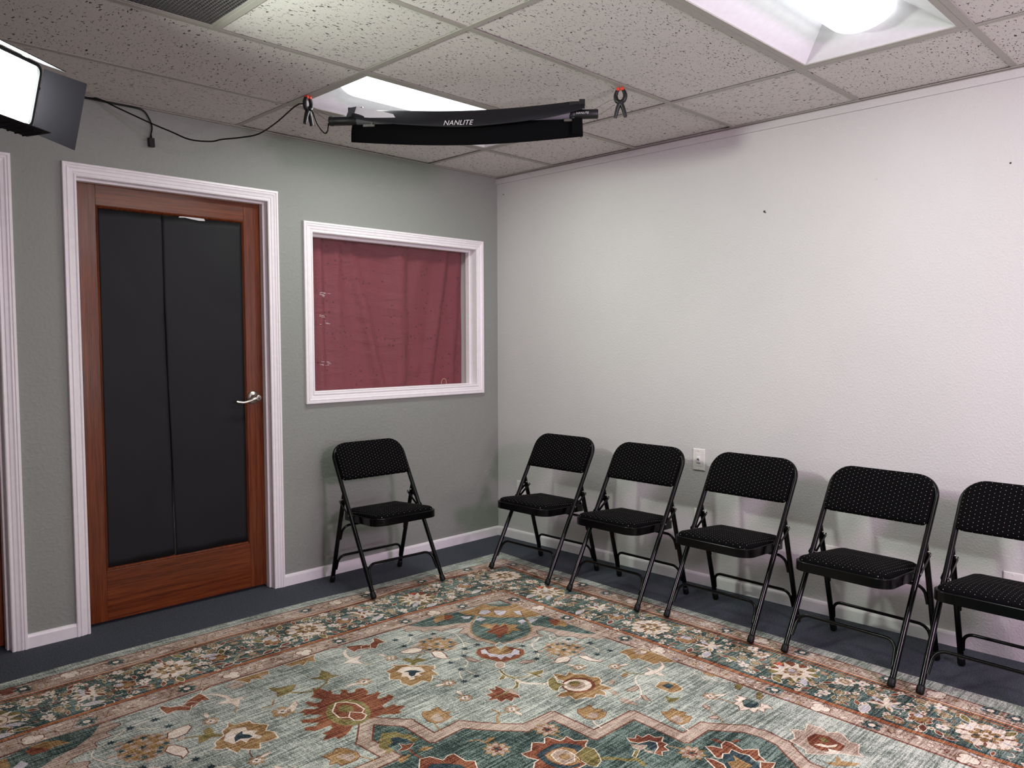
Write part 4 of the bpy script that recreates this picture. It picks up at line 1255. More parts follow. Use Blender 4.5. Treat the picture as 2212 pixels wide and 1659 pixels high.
dot/5.3/D/-1555 -1273/0.007/6
star/5/T/-1476 -1234/0.017/0.008/5/0.3
dot/5.3/D/-1476 -1234/0.007/6
star/5/T/-1510 -1273/0.017/0.008/5/0.3
dot/5.3/D/-1510 -1273/0.007/6
star/5/T/-1472 -1185/0.017/0.008/5/0.3
dot/5.3/D/-1472 -1185/0.007/6
star/5/T/-1569 -1252/0.017/0.008/5/0.3
dot/5.3/D/-1569 -1252/0.007/6
F/5/C/-1694 -1163 -1650 -1163 -1622 -1172 -1606 -1208 -1628 -1224 -1666 -1217 -1695 -1187/M/0.007/1
F/5/C/-1607 -1264 -1586 -1261 -1569 -1284 -1579 -1323 -1594 -1351 -1590 -1368 -1619 -1344 -1625 -1308/M/0.007/1
F/4.2/G/-1251 -1568 -1210 -1545 -1170 -1552 -1132 -1590 -1115 -1641 -1133 -1688 -1182 -1702 -1228 -1692 -1270 -1674 -1268 -1627/B/0.006/1
dot/4.8/B/-1181 -1628/0.012/7
dot/4.8/B/-1215 -1613/0.012/7
dot/4.8/B/-1193 -1657/0.012/7
dot/4.8/B/-1171 -1600/0.012/7
dot/4.8/B/-1241 -1635/0.012/7
dot/4.8/B/-1153 -1652/0.012/7
dot/4.8/B/-1210 -1582/0.012/7
dot/4.8/B/-1223 -1673/0.012/7
dot/4.8/B/-1137 -1609/0.012/7
dot/4.8/B/-1257 -1606/0.012/7
dot/4.8/B/-1166 -1683/0.012/7
dot/4.8/B/-1174 -1568/0.012/7
dot/4.8/B/-1261 -1661/0.012/7
dot/4.8/B/-1119 -1643/0.012/7
dot/4.8/B/-1243 -1570/0.012/7
dot/4.8/B/-1207 -1701/0.012/7
dot/4.8/B/-1129 -1579/0.012/7
dot/4.8/B/-1285 -1625/0.012/7
dot/4.8/B/-1131 -1685/0.012/7
dot/4.8/B/-1200 -1546/0.012/7
dot/4.8/B/-1258 -1693/0.012/7
dot/4.8/B/-1097 -1617/0.012/7
dot/4.8/B/-1279 -1578/0.012/7
dot/4.8/B/-1173 -1716/0.012/7
dot/4.8/B/-1143 -1548/0.012/7
dot/4.8/B/-1299 -1657/0.012/7
star/5/T/-1174 -1575/0.017/0.008/5/0.3
dot/5.3/D/-1174 -1575/0.007/6
star/5/T/-1218 -1576/0.017/0.008/5/0.3
dot/5.3/D/-1218 -1576/0.007/6
star/5/T/-1199 -1634/0.017/0.008/5/0.3
dot/5.3/D/-1199 -1634/0.007/6
star/5/T/-1256 -1658/0.017/0.008/5/0.3
dot/5.3/D/-1256 -1658/0.007/6
star/5/T/-1149 -1619/0.017/0.008/5/0.3
dot/5.3/D/-1149 -1619/0.007/6
star/5/T/-1142 -1660/0.017/0.008/5/0.3
dot/5.3/D/-1142 -1660/0.007/6
star/5/T/-1189 -1682/0.017/0.008/5/0.3
dot/5.3/D/-1189 -1682/0.007/6
star/5/T/-1153 -1590/0.017/0.008/5/0.3
dot/5.3/D/-1153 -1590/0.007/6
F/5/C/-1336 -1679 -1316 -1688 -1283 -1673 -1244 -1688 -1243 -1714 -1281 -1729 -1319 -1709/M/0.007/1
F/5/C/-1204 -1717 -1180 -1741 -1187 -1782 -1181 -1812 -1163 -1819 -1189 -1823 -1213 -1786 -1214 -1743/M/0.007/1
F/4.2/G/-1853 -1283 -1801 -1273 -1796 -1243 -1780 -1272 -1754 -1286 -1745 -1318 -1704 -1342 -1696 -1368 -1679 -1374 -1702 -1402 -1716 -1399 -1725 -1456 -1746 -1441 -1762 -1462 -1789 -1483 -1806 -1449 -1829 -1458 -1865 -1458 -1874 -1413 -1858 -1386 -1885 -1354 -1851 -1307/C/0.009/1
F/5/C/-1823 -1313 -1783 -1297 -1752 -1317 -1729 -1352 -1742 -1395 -1770 -1388 -1776 -1416 -1799 -1398 -1817 -1422 -1833 -1412 -1821 -1381 -1840 -1368 -1816 -1342/B/0.004/1
F/5.5/D/-1802 -1334 -1776 -1343 -1763 -1357 -1752 -1385 -1775 -1378 -1796 -1395 -1810 -1392 -1807 -1373 -1793 -1354//0.006/1
S/4/O/-1702 -1274 -1655 -1248 -1622 -1244/0.014/1/0
F/4.5/O/-1735 -1228 -1710 -1241 -1706 -1269 -1682 -1270 -1666 -1310 -1691 -1309 -1713 -1299 -1738 -1320 -1747 -1311 -1727 -1284 -1736 -1257/G/0.004/1
S/4/M/-1763 -1467 -1752 -1488 -1748 -1513/0.006/1/0
S/3.8/C/-1615 -1039 -1582 -1038 -1544 -1042 -1509 -1063 -1461 -1097 -1422 -1108/0.0075/1/0
S/3.8/C/-1562 -1065 -1586 -1096 -1622 -1114/0.0075/1/0
S/3.8/C/-1412 -1119 -1395 -1157 -1413 -1216 -1445 -1280 -1485 -1331 -1522 -1370/0.0075/1/0
S/3.8/C/-1442 -1282 -1431 -1307 -1424 -1321/0.0075/1/0
S/3.8/C/-1556 -1421 -1572 -1452 -1607 -1474/0.0075/1/0
S/3.8/C/-1559 -1393 -1592 -1390 -1615 -1396/0.0075/1/0
S/3.8/C/-1640 -1486 -1664 -1506 -1690 -1555/0.0075/1/0
S/3.8/C/-1621 -1494 -1623 -1531 -1622 -1559/0.0075/1/0
S/3.8/C/-1170 -1464 -1215 -1486 -1245 -1496 -1274 -1532 -1288 -1569/0.0075/1/0
S/3.8/C/-1274 -1493 -1240 -1495/0.0075/1/0
S/3.8/C/-1309 -1580 -1308 -1593 -1331 -1612/0.0075/1/0
S/3.8/C/-1108 -1441 -1119 -1501 -1118 -1564 -1098 -1612 -1088 -1669 -1094 -1734 -1119 -1753/0.0075/1/0
S/3.8/C/-1122 -1484 -1153 -1522 -1155 -1554/0.0075/1/0
S/3.8/C/-1164 -1463 -1213 -1489 -1274 -1493/0.0075/1/0
S/3.8/C/-1238 -1490 -1264 -1516 -1286 -1558/0.0075/1/0
S/3.8/C/-1306 -1582 -1310 -1597 -1331 -1612/0.0075/1/0
star/4.2/D/-1547 -1046/0.019/0.008/7/0.2
star/4.2/D/-1467 -1105/0.019/0.008/7/0.2
star/4.2/D/-1629 -1046/0.019/0.008/7/0.2
star/4.2/D/-1643 -1125/0.019/0.008/7/0.2
star/4.2/D/-1415 -1337/0.019/0.008/7/0.2
star/4.2/D/-1483 -1333/0.019/0.008/7/0.2
star/4.2/D/-1535 -1387/0.019/0.008/7/0.2
star/4.2/D/-1632 -1477/0.019/0.008/7/0.2
star/4.2/D/-1618 -1399/0.019/0.008/7/0.2
star/4.2/D/-1696 -1570/0.019/0.008/7/0.2
star/4.2/D/-1630 -1568/0.019/0.008/7/0.2
star/4.2/D/-1290 -1484/0.019/0.008/7/0.2
star/4.2/D/-1096 -1573/0.019/0.008/7/0.2
star/4.2/D/-1063 -1667/0.019/0.008/7/0.2
star/4.2/D/-1071 -1777/0.019/0.008/7/0.2
star/4.2/D/-1138 -1765/0.019/0.008/7/0.2
star/4.2/D/-1290 -1484/0.019/0.008/7/0.2
star/4.2/D/-1296 -1567/0.019/0.008/7/0.2
star/4.2/D/-1347 -1620/0.019/0.008/7/0.2
F/4.5/B/-1543 -1397 -1527 -1419 -1525 -1452 -1527 -1480 -1548 -1453 -1551 -1426/M/0.006/1
F/4.5/B/-1434 -1597 -1400 -1591 -1366 -1619 -1370 -1633 -1401 -1625/M/0.006/1
F/4.4/C/-1014 -1984 -1023 -2010 -1046 -2034 -1088 -2047 -1118 -2044 -1108 -2060 -1121 -2085 -1133 -2062 -1129 -2044 -1158 -2037 -1168 -2021 -1147 -2010 -1124 -2017 -1105 -1979 -1102 -2005 -1111 -2024 -1084 -2028 -1048 -2019/B/0.005/1
F/4/G/-1059 -1816 -1014 -1817 -981 -1831 -959 -1867 -959 -1917 -962 -1977 -978 -2044 -1021 -2001 -1061 -1989 -1056 -1965 -1056 -1911 -1087 -1897 -1058 -1854/C/0.007/1
F/4.4/B/-998 -1840 -972 -1859 -978 -1898 -1010 -1903 -1022 -1878//0.006/1
F/4.6/C/-981 -1870 -967 -1890 -988 -1900 -1003 -1885//0.006/1
S/4/O/-1162 -2016 -1189 -1984 -1194 -1956 -1187 -1930/0.01/1/0
F/4.4/G/-1237 -1962 -1210 -1956 -1200 -1972 -1228 -1982 -1243 -1973//0.006/1
F/4.4/C/-1830 -977 -1867 -1003 -1886 -1045 -1886 -1082 -1929 -1098 -1900 -1115 -1891 -1136 -1870 -1158 -1867 -1113 -1826 -1082 -1865 -1079 -1872 -1060 -1857 -1013/B/0.004/1
S/4/G/-1867 -1155 -1859 -1171 -1846 -1188/0.008/1/0
F/4/K/-1884 -928 -1849 -925 -1822 -959 -1827 -980 -1828 -1030 -1803 -1017 -1760 -1048 -1733 -1010 -1764 -985 -1807 -961/C/0.006/1
F/4/K/-1773 -999 -1748 -999 -1748 -1012 -1703 -991 -1686 -960 -1673 -966 -1671 -995 -1673 -1034 -1704 -1029 -1742 -1064 -1761 -1031 -1791 -1026/C/0.006/1
F/4/G/-2100 -942 -2025 -941 -1981 -937 -1957 -937 -1978 -965 -1993 -1003 -2015 -975 -2050 -1004 -2051 -974 -2087 -978/C/0.006/1
petals/4.4/G/-1758 -1192/0.028/6/0.2
petals/4.6/B/-1758 -1192/0.023/6/0.5
petals/4.8/C/-1758 -1192/0.014/4/0.2
dot/5/D/-1758 -1192/0.005/5
leaf/4.4/C/-1767 -1141/0.021/0.009/-1.4055/B
petals/4.4/G/-1747 -1541/0.028/6/0.2
petals/4.6/B/-1747 -1541/0.023/6/0.5
petals/4.8/C/-1747 -1541/0.014/4/0.2
dot/5/D/-1747 -1541/0.005/5
leaf/4.4/C/-1783 -1530/0.021/0.009/-0.2892/B
petals/4.4/G/-1786 -1676/0.028/6/0.2
petals/4.6/B/-1786 -1676/0.023/6/0.5
petals/4.8/C/-1786 -1676/0.014/4/0.2
dot/5/D/-1786 -1676/0.005/5
leaf/4.4/C/-1774 -1630/0.021/0.009/-1.8273/B
petals/4.4/G/-1729 -1859/0.028/6/0.2
petals/4.6/B/-1729 -1859/0.023/6/0.5
petals/4.8/C/-1729 -1859/0.014/4/0.2
dot/5/D/-1729 -1859/0.005/5
leaf/4.4/C/-1734 -1898/0.021/0.009/1.4529/B
petals/4.4/G/-1291 -1796/0.028/6/0.2
petals/4.6/B/-1291 -1796/0.023/6/0.5
petals/4.8/C/-1291 -1796/0.014/4/0.2
dot/5/D/-1291 -1796/0.005/5
leaf/4.4/C/-1299 -1759/0.021/0.009/-1.3589/B
petals/4.4/G/-1185 -1892/0.028/6/0.2
petals/4.6/B/-1185 -1892/0.023/6/0.5
petals/4.8/C/-1185 -1892/0.014/4/0.2
dot/5/D/-1185 -1892/0.005/5
leaf/4.4/C/-1146 -1908/0.021/0.009/2.7464/B
petals/4.4/G/-1963 -1301/0.028/6/0.2
petals/4.6/B/-1963 -1301/0.023/6/0.5
petals/4.8/C/-1963 -1301/0.014/4/0.2
dot/5/D/-1963 -1301/0.005/5
leaf/4.4/C/-1998 -1297/0.021/0.009/-0.1148/B
petals/4.4/G/-1968 -1302/0.028/6/0.2
petals/4.6/B/-1968 -1302/0.023/6/0.5
petals/4.8/C/-1968 -1302/0.014/4/0.2
dot/5/D/-1968 -1302/0.005/5
leaf/4.4/C/-2014 -1292/0.021/0.009/-0.2138/B
petals/4.4/G/-1152 -2300/0.028/6/0.2
petals/4.6/B/-1152 -2300/0.023/6/0.5
petals/4.8/C/-1152 -2300/0.014/4/0.2
dot/5/D/-1152 -2300/0.005/5
leaf/4.4/C/-1118 -2321/0.021/0.009/2.6051/B
F/4/K/-2133 -1212 -2113 -1238 -2109 -1277 -2093 -1274 -2107 -1308 -2090 -1331 -2072 -1314 -2069 -1293 -2051 -1316 -2062 -1344 -2043 -1353 -2023 -1334 -1999 -1343 -2001 -1377 -2008 -1388 -2024 -1401 -2003 -1413 -1978 -1409 -1979 -1427 -2008 -1446 -2014 -1459 -1981 -1464 -1962 -1454 -1961 -1484 -1978 -1496 -2034 -1513 -2039 -1536 -1995 -1535 -1999 -1549 -1976 -1573 -2016 -1587 -2015 -1605 -2041 -1596 -2073 -1568 -2114 -1566 -2137 -1555 -2163 -1568 -2191 -1564 -2208 -1580 -2241 -1601 -2274 -1607 -2270 -1588 -2314 -1578 -2286 -1556 -2289 -1537 -2265 -1538 -2244 -1526 -2239 -1507 -2296 -1506 -2320 -1478 -2310 -1460 -2278 -1476 -2257 -1464 -2299 -1426 -2292 -1403 -2250 -1429 -2220 -1424 -2246 -1390 -2272 -1380 -2253 -1369 -2269 -1353 -2240 -1342 -2218 -1365 -2198 -1366 -2217 -1330 -2211 -1298 -2202 -1294 -2190 -1330 -2170 -1331 -2155 -1318 -2176 -1273 -2155 -1260//0.006/0
S/4.3/G/-2133 -1212 -2113 -1238 -2109 -1277 -2093 -1274 -2107 -1308 -2090 -1331 -2072 -1314 -2069 -1293 -2051 -1316 -2062 -1344 -2043 -1353 -2023 -1334 -1999 -1343 -2001 -1377 -2008 -1388 -2024 -1401 -2003 -1413 -1978 -1409 -1979 -1427 -2008 -1446 -2014 -1459 -1981 -1464 -1962 -1454 -1961 -1484 -1978 -1496 -2034 -1513 -2039 -1536 -1995 -1535 -1999 -1549 -1976 -1573 -2016 -1587 -2015 -1605 -2041 -1596 -2073 -1568 -2114 -1566 -2137 -1555 -2163 -1568 -2191 -1564 -2208 -1580 -2241 -1601 -2274 -1607 -2270 -1588 -2314 -1578 -2286 -1556 -2289 -1537 -2265 -1538 -2244 -1526 -2239 -1507 -2296 -1506 -2320 -1478 -2310 -1460 -2278 -1476 -2257 -1464 -2299 -1426 -2292 -1403 -2250 -1429 -2220 -1424 -2246 -1390 -2272 -1380 -2253 -1369 -2269 -1353 -2240 -1342 -2218 -1365 -2198 -1366 -2217 -1330 -2211 -1298 -2202 -1294 -2190 -1330 -2170 -1331 -2155 -1318 -2176 -1273 -2155 -1260/0.004/0/1
F/4.6/O/-2091 -1528 -2121 -1558 -2156 -1571 -2187 -1564 -2211 -1540 -2223 -1503 -2220 -1459 -2202 -1416 -2173 -1384 -2137 -1368 -2103 -1374 -2078 -1400 -2066 -1440 -2072 -1486//0.006/0
F/4.8/K/-2098 -1505 -2118 -1524 -2142 -1531 -2166 -1525 -2184 -1506 -2194 -1479 -2193 -1448 -2182 -1419 -2162 -1398 -2137 -1390 -2113 -1396 -2093 -1415 -2084 -1444 -2085 -1476//0.006/0
F/5/K/-2183 -1427 -2137 -1378 -2108 -1398 -2090 -1435 -2093 -1491 -2114 -1506 -2141 -1474 -2166 -1505 -2190 -1481/C/0.01/0
F/5.3/O/-2119 -1461 -2127 -1470 -2138 -1473 -2148 -1470 -2157 -1461 -2161 -1449 -2161 -1436 -2156 -1423 -2147 -1414 -2136 -1411 -2126 -1414 -2117 -1422 -2113 -1435 -2113 -1448//0.006/0
F/5.4/K/-2141 -1474 -2114 -1506 -2113 -1533 -2132 -1548 -2145 -1552 -2165 -1536 -2163 -1500/C/0.009/0
F/4.2/O/-2245 -1093 -2225 -1119 -2196 -1128 -2156 -1137 -2195 -1175 -2222 -1187 -2263 -1189 -2241 -1148 -2249 -1119/K/0.004/0
F/4.2/O/-2097 -1128 -2062 -1143 -2022 -1095 -2014 -1137 -2020 -1158 -1997 -1187 -2039 -1177 -2058 -1190 -2065 -1172/K/0.004/0
S/4/O/-2207 -1172 -2190 -1209 -2150 -1230 -2113 -1227 -2066 -1202 -2050 -1176/0.016/0/0
S/4/G/-2280 -1195 -2295 -1218 -2312 -1237 -2341 -1226/0.01/0/0
petals/4.4/G/-2304 -1305/0.042/6/0.2/0
petals/4.6/K/-2304 -1305/0.022/6/0.5/0
leaf/4.4/C/-2256 -1295/0.04/0.015/0.9/B/0
petals/4.4/B/-2322 -984/0.032/5/0.2/0
F/2/T/-2135 -1567 -2088 -1628 -2047 -1680 -2053 -1822 -1926 -1816 -1885 -1876 -1841 -1931 -1792 -1985 -1736 -1990 -1662 -1992 -1667 -2181 -1463 -2186 -1479 -2404 -1362 -2404 -1362 -2407 -1284 -2511 -1274 -2573 -1286 -2645 -1324 -2694 -1362 -2749 -1362 -3500 -1462 -4000 -2135 -4200 -2808 -4000 -2908 -3500 -2908 -2749 -2946 -2694 -2984 -2645 -2996 -2573 -2986 -2511 -2908 -2407 -2908 -2404 -2791 -2404 -2807 -2186 -2603 -2181 -2608 -1992 -2534 -1990 -2478 -1985 -2429 -1931 -2385 -1876 -2344 -1816 -2217 -1822 -2223 -1680 -2182 -1628//0.006/0
poly/3/M/-2135 -1567 -2088 -1628 -2047 -1680 -2053 -1822 -1926 -1816 -1885 -1876 -1841 -1931 -1792 -1985 -1736 -1990 -1662 -1992 -1667 -2181 -1463 -2186 -1479 -2404 -1362 -2404 -1362 -2407 -1284 -2511 -1274 -2573 -1286 -2645 -1324 -2694 -1362 -2749 -1362 -3500 -1462 -4000/0.056
poly/3.4/B/-2135 -1567 -2088 -1628 -2047 -1680 -2053 -1822 -1926 -1816 -1885 -1876 -1841 -1931 -1792 -1985 -1736 -1990 -1662 -1992 -1667 -2181 -1463 -2186 -1479 -2404 -1362 -2404 -1362 -2407 -1284 -2511 -1274 -2573 -1286 -2645 -1324 -2694 -1362 -2749 -1362 -3500 -1462 -4000/0.044
F/4/K/-1921 -2093 -1885 -2101 -1847 -2069 -1832 -2084 -1822 -2101 -1799 -2079 -1785 -2081 -1776 -2125 -1759 -2127 -1739 -2120 -1742 -2159 -1708 -2187 -1738 -2201 -1764 -2233 -1787 -2239 -1825 -2277 -1896 -2271 -1952 -2254 -1974 -2193 -1929 -2158 -1910 -2157 -1923 -2123/C/0.008/1
F/4.6/D/-1894 -2131 -1853 -2125 -1807 -2124 -1770 -2154 -1751 -2195 -1779 -2225 -1847 -2268 -1903 -2244 -1911 -2190//0.006/1
F/4.8/G/-1875 -2150 -1834 -2148 -1799 -2158 -1782 -2193 -1798 -2221 -1828 -2260 -1868 -2247 -1888 -2213 -1886 -2174/K/0.005/1
F/5.4/B/-1861 -2164 -1831 -2159 -1814 -2165 -1805 -2185 -1809 -2216 -1839 -2242 -1873 -2228 -1875 -2199/C/0.007/1
F/5.8/G/-1826 -2214 -1833 -2217 -1841 -2218 -1848 -2215 -1854 -2209 -1857 -2202 -1856 -2194 -1851 -2188 -1845 -2184 -1836 -2184 -1829 -2187 -1823 -2192 -1820 -2200 -1821 -2207//0.006/1
F/5/O/-1809 -2216 -1746 -2208 -1738 -2238 -1756 -2270 -1778 -2297 -1813 -2309 -1825 -2290 -1821 -2253/C/0.005/1
S/3.6/O/-1770 -2288 -1744 -2310 -1716 -2353 -1694 -2369 -1707 -2409/0.028/1/0
F/4/O/-1687 -2347 -1657 -2335 -1641 -2343 -1672 -2355 -1691 -2363/C/0.005/1
F/4/K/-1609 -2267 -1592 -2288 -1569 -2277 -1571 -2302 -1539 -2303 -1542 -2331 -1518 -2347 -1549 -2362 -1550 -2384 -1570 -2386 -1579 -2410 -1602 -2398 -1621 -2414 -1627 -2387 -1588 -2375 -1565 -2353 -1573 -2330 -1609 -2316 -1621 -2289/C/0.007/1
F/4.2/D/-1609 -2316 -1569 -2327 -1561 -2350 -1583 -2372 -1620 -2372 -1605 -2343//0.006/1
F/4.6/B/-1630 -2296 -1620 -2321 -1599 -2342 -1626 -2351 -1645 -2339 -1646 -2317//0.006/1
F/4.6/B/-1628 -2349 -1620 -2379 -1631 -2386 -1639 -2360//0.006/1
S/3.8/G/-1755 -2061 -1756 -2092 -1757 -2122/0.01/1/0
star/4/G/-1750 -2046/0.048/0.032/9/0.2
petals/4.3/B/-1750 -2046/0.036/7/0.1
petals/4.6/K/-1750 -2046/0.018/5/0.1
dot/4.8/D/-1750 -2046/0.008/6
S/3.8/G/-1558 -2390 -1547 -2424 -1548 -2452/0.01/1/0
star/4/G/-1542 -2469/0.048/0.032/9/0.2
petals/4.3/B/-1542 -2469/0.036/7/0.1
petals/4.6/K/-1542 -2469/0.018/5/0.1
dot/4.8/D/-1542 -2469/0.008/6
S/3.8/G/-1984 -1919 -1957 -1934 -1953 -1969 -1954 -1990/0.01/1/0
star/4/G/-1955 -2018/0.048/0.032/9/0.2
petals/4.3/B/-1955 -2018/0.036/7/0.1
petals/4.6/K/-1955 -2018/0.018/5/0.1
dot/4.8/D/-1955 -2018/0.008/6
F/4/G/-1948 -1959 -1929 -1947 -1906 -1955 -1919 -1965 -1944 -1971//0.006/1
F/4/K/-1477 -2478 -1462 -2490 -1451 -2522 -1430 -2507 -1402 -2505 -1398 -2524 -1414 -2574 -1400 -2581 -1376 -2606 -1407 -2625 -1424 -2656 -1446 -2634 -1429 -2602 -1438 -2579 -1436 -2546 -1464 -2553 -1477 -2540 -1505 -2553 -1514 -2538 -1491 -2504/C/0.008/1
F/4/K/-1539 -2512 -1528 -2538 -1532 -2575 -1563 -2609 -1575 -2577 -1551 -2534/C/0.008/1
F/4/K/-1440 -2647 -1412 -2682 -1440 -2688 -1482 -2691 -1471 -2663/C/0.008/1
F/3.8/D/-1483 -2541 -1464 -2553 -1437 -2544 -1440 -2577 -1434 -2611 -1461 -2625 -1451 -2642 -1484 -2676 -1544 -2654 -1555 -2605 -1519 -2567//0.006/1
F/4.4/G/-1512 -2574 -1489 -2590 -1464 -2567 -1473 -2607 -1476 -2641 -1519 -2640 -1538 -2609//0.006/1
F/4/K/-1426 -2465 -1411 -2477 -1413 -2506 -1427 -2499//0.006/1
F/4/K/-1395 -2520 -1369 -2523 -1361 -2539 -1389 -2534//0.006/1
F/4/O/-2189 -1715 -2146 -1674 -2133 -1694 -2115 -1697 -2109 -1734 -2086 -1749 -2100 -1767 -2084 -1791 -2116 -1796 -2114 -1768 -2127 -1731 -2153 -1721 -2162 -1750 -2189 -1752 -2189 -1796 -2222 -1792 -2205 -1774 -2212 -1744/G/0.004/0
F/4.2/D/-2156 -1725 -2133 -1730 -2118 -1772 -2127 -1785 -2150 -1762 -2174 -1768//0.006/0
F/4.5/K/-2151 -1768 -2145 -1790 -2114 -1802 -2141 -1816 -2160 -1819 -2187 -1806 -2160 -1797/C/0.004/0
S/4/K/-2150 -1814 -2157 -1858 -2158 -1892/0.012/0/0
F/4/K/-2208 -1943 -2164 -1892 -2133 -1903 -2117 -1948 -2092 -1938 -2069 -1943 -2071 -2001 -2051 -2021 -2082 -2070 -2093 -2111 -2162 -2122 -2227 -2087 -2247 -2036 -2246 -1976/C/0.007/0
F/4.8/D/-2159 -1939 -2126 -1966 -2096 -2010 -2102 -2050 -2141 -2076 -2194 -2047 -2208 -1995 -2195 -1956//0.006/0
F/4/G/-2140 -1853 -2110 -1840 -2085 -1865 -2112 -1868//0.006/0
F/4/G/-2209 -1840 -2175 -1847 -2164 -1850 -2197 -1867 -2224 -1870//0.006/0
F/4/B/-1186 -2619 -1170 -2635 -1159 -2658 -1105 -2643 -1100 -2686 -1117 -2716 -1089 -2737 -1094 -2755 -1127 -2791 -1121 -2820 -1175 -2838 -1189 -2859 -1201 -2836 -1218 -2801 -1260 -2767 -1295 -2724 -1271 -2712 -1254 -2652 -1229 -2657 -1196 -2636/C/0.008/1
F/4.6/K/-1197 -2682 -1152 -2689 -1139 -2725 -1154 -2764 -1163 -2792 -1203 -2795 -1229 -2769 -1246 -2745 -1233 -2706//0.006/1
F/4.8/O/-1171 -2709 -1157 -2722 -1172 -2745 -1191 -2734//0.006/1
F/5/C/-1222 -2717 -1203 -2731 -1200 -2751 -1169 -2771 -1189 -2773 -1212 -2757 -1220 -2738//0.006/1
F/5/C/-1217 -2759 -1208 -2797 -1238 -2789 -1252 -2760 -1231 -2770//0.006/1
F/4.2/G/-1306 -2789 -1278 -2811 -1246 -2795 -1246 -2808 -1262 -2820 -1234 -2869 -1262 -2860 -1305 -2817//0.006/1
F/4/C/-1076 -2358 -1074 -2404 -1106 -2405 -1133 -2423 -1134 -2449 -1098 -2468 -1074 -2456 -1071 -2486 -1085 -2508 -1105 -2488 -1131 -2501 -1127 -2474 -1159 -2478 -1150 -2451 -1178 -2432 -1152 -2414 -1146 -2387 -1118 -2392 -1113 -2369 -1095 -2382/M/0.006/1
F/4.6/T/-1102 -2399 -1073 -2410 -1076 -2444 -1088 -2460 -1122 -2462 -1140 -2439 -1130 -2418//0.006/1
F/4.8/D/-1135 -2421 -1106 -2428 -1092 -2455 -1121 -2458 -1140 -2439//0.006/1
F/4.6/O/-1002 -2313 -980 -2325 -993 -2343 -1033 -2348 -1032 -2334/K/0.004/1
F/4.6/O/-1002 -2404 -997 -2419 -1016 -2438 -1055 -2442 -1048 -2426/K/0.004/1
F/4/G/-1225 -2111 -1176 -2099 -1158 -2117 -1148 -2148 -1165 -2192 -1188 -2199 -1229 -2187 -1229 -2158 -1230 -2136/C/0.006/1
F/4.6/D/-1202 -2124 -1166 -2130 -1169 -2158 -1206 -2161//0.006/1
S/4/C/-1191 -2009 -1217 -2015 -1250 -2045 -1276 -2079 -1307 -2108 -1346 -2126 -1377 -2123/0.01/1/0
F/4.2/B/-1331 -2054 -1300 -2051 -1265 -2060 -1279 -2077 -1315 -2081/M/0.006/1
F/4.2/B/-1320 -2114 -1312 -2127 -1336 -2170 -1345 -2147/M/0.006/1
F/4.2/B/-1388 -2075 -1382 -2119 -1392 -2159 -1407 -2130 -1417 -2101/G/0.004/1
F/4.2/B/-1327 -1966 -1290 -1957 -1289 -1974 -1318 -1986/G/0.004/1
F/4.2/B/-1373 -2006 -1359 -2026 -1382 -2061 -1388 -2045/G/0.004/1
F/4.2/O/-1264 -2181 -1264 -2210 -1235 -2230 -1278 -2233 -1300 -2220//0.006/1
F/4.2/B/-1239 -2321 -1218 -2319 -1233 -2349 -1256 -2353/M/0.006/1
F/4.2/B/-1298 -2380 -1277 -2385 -1270 -2404 -1286 -2410 -1302 -2393/M/0.006/1
S/4/G/-1255 -2362 -1266 -2395 -1290 -2431 -1309 -2445/0.006/1/0
S/4/G/-1151 -2330 -1144 -2356 -1140 -2394/0.009/1/0
S/4/G/-1781 -1811 -1782 -1850 -1813 -1870 -1834 -1908/0.014/1/0
S/4/G/-1782 -1850 -1755 -1860/0.01/1/0
S/4/C/-999 -2134 -1015 -2151 -1044 -2155/0.006/1/0
S/4/C/-1019 -2180 -1045 -2218 -1014 -2217 -1021 -2258 -983 -2292/0.006/1/0
F/4/G/-987 -2157 -977 -2195 -982 -2234 -1005 -2205//0.006/1'''
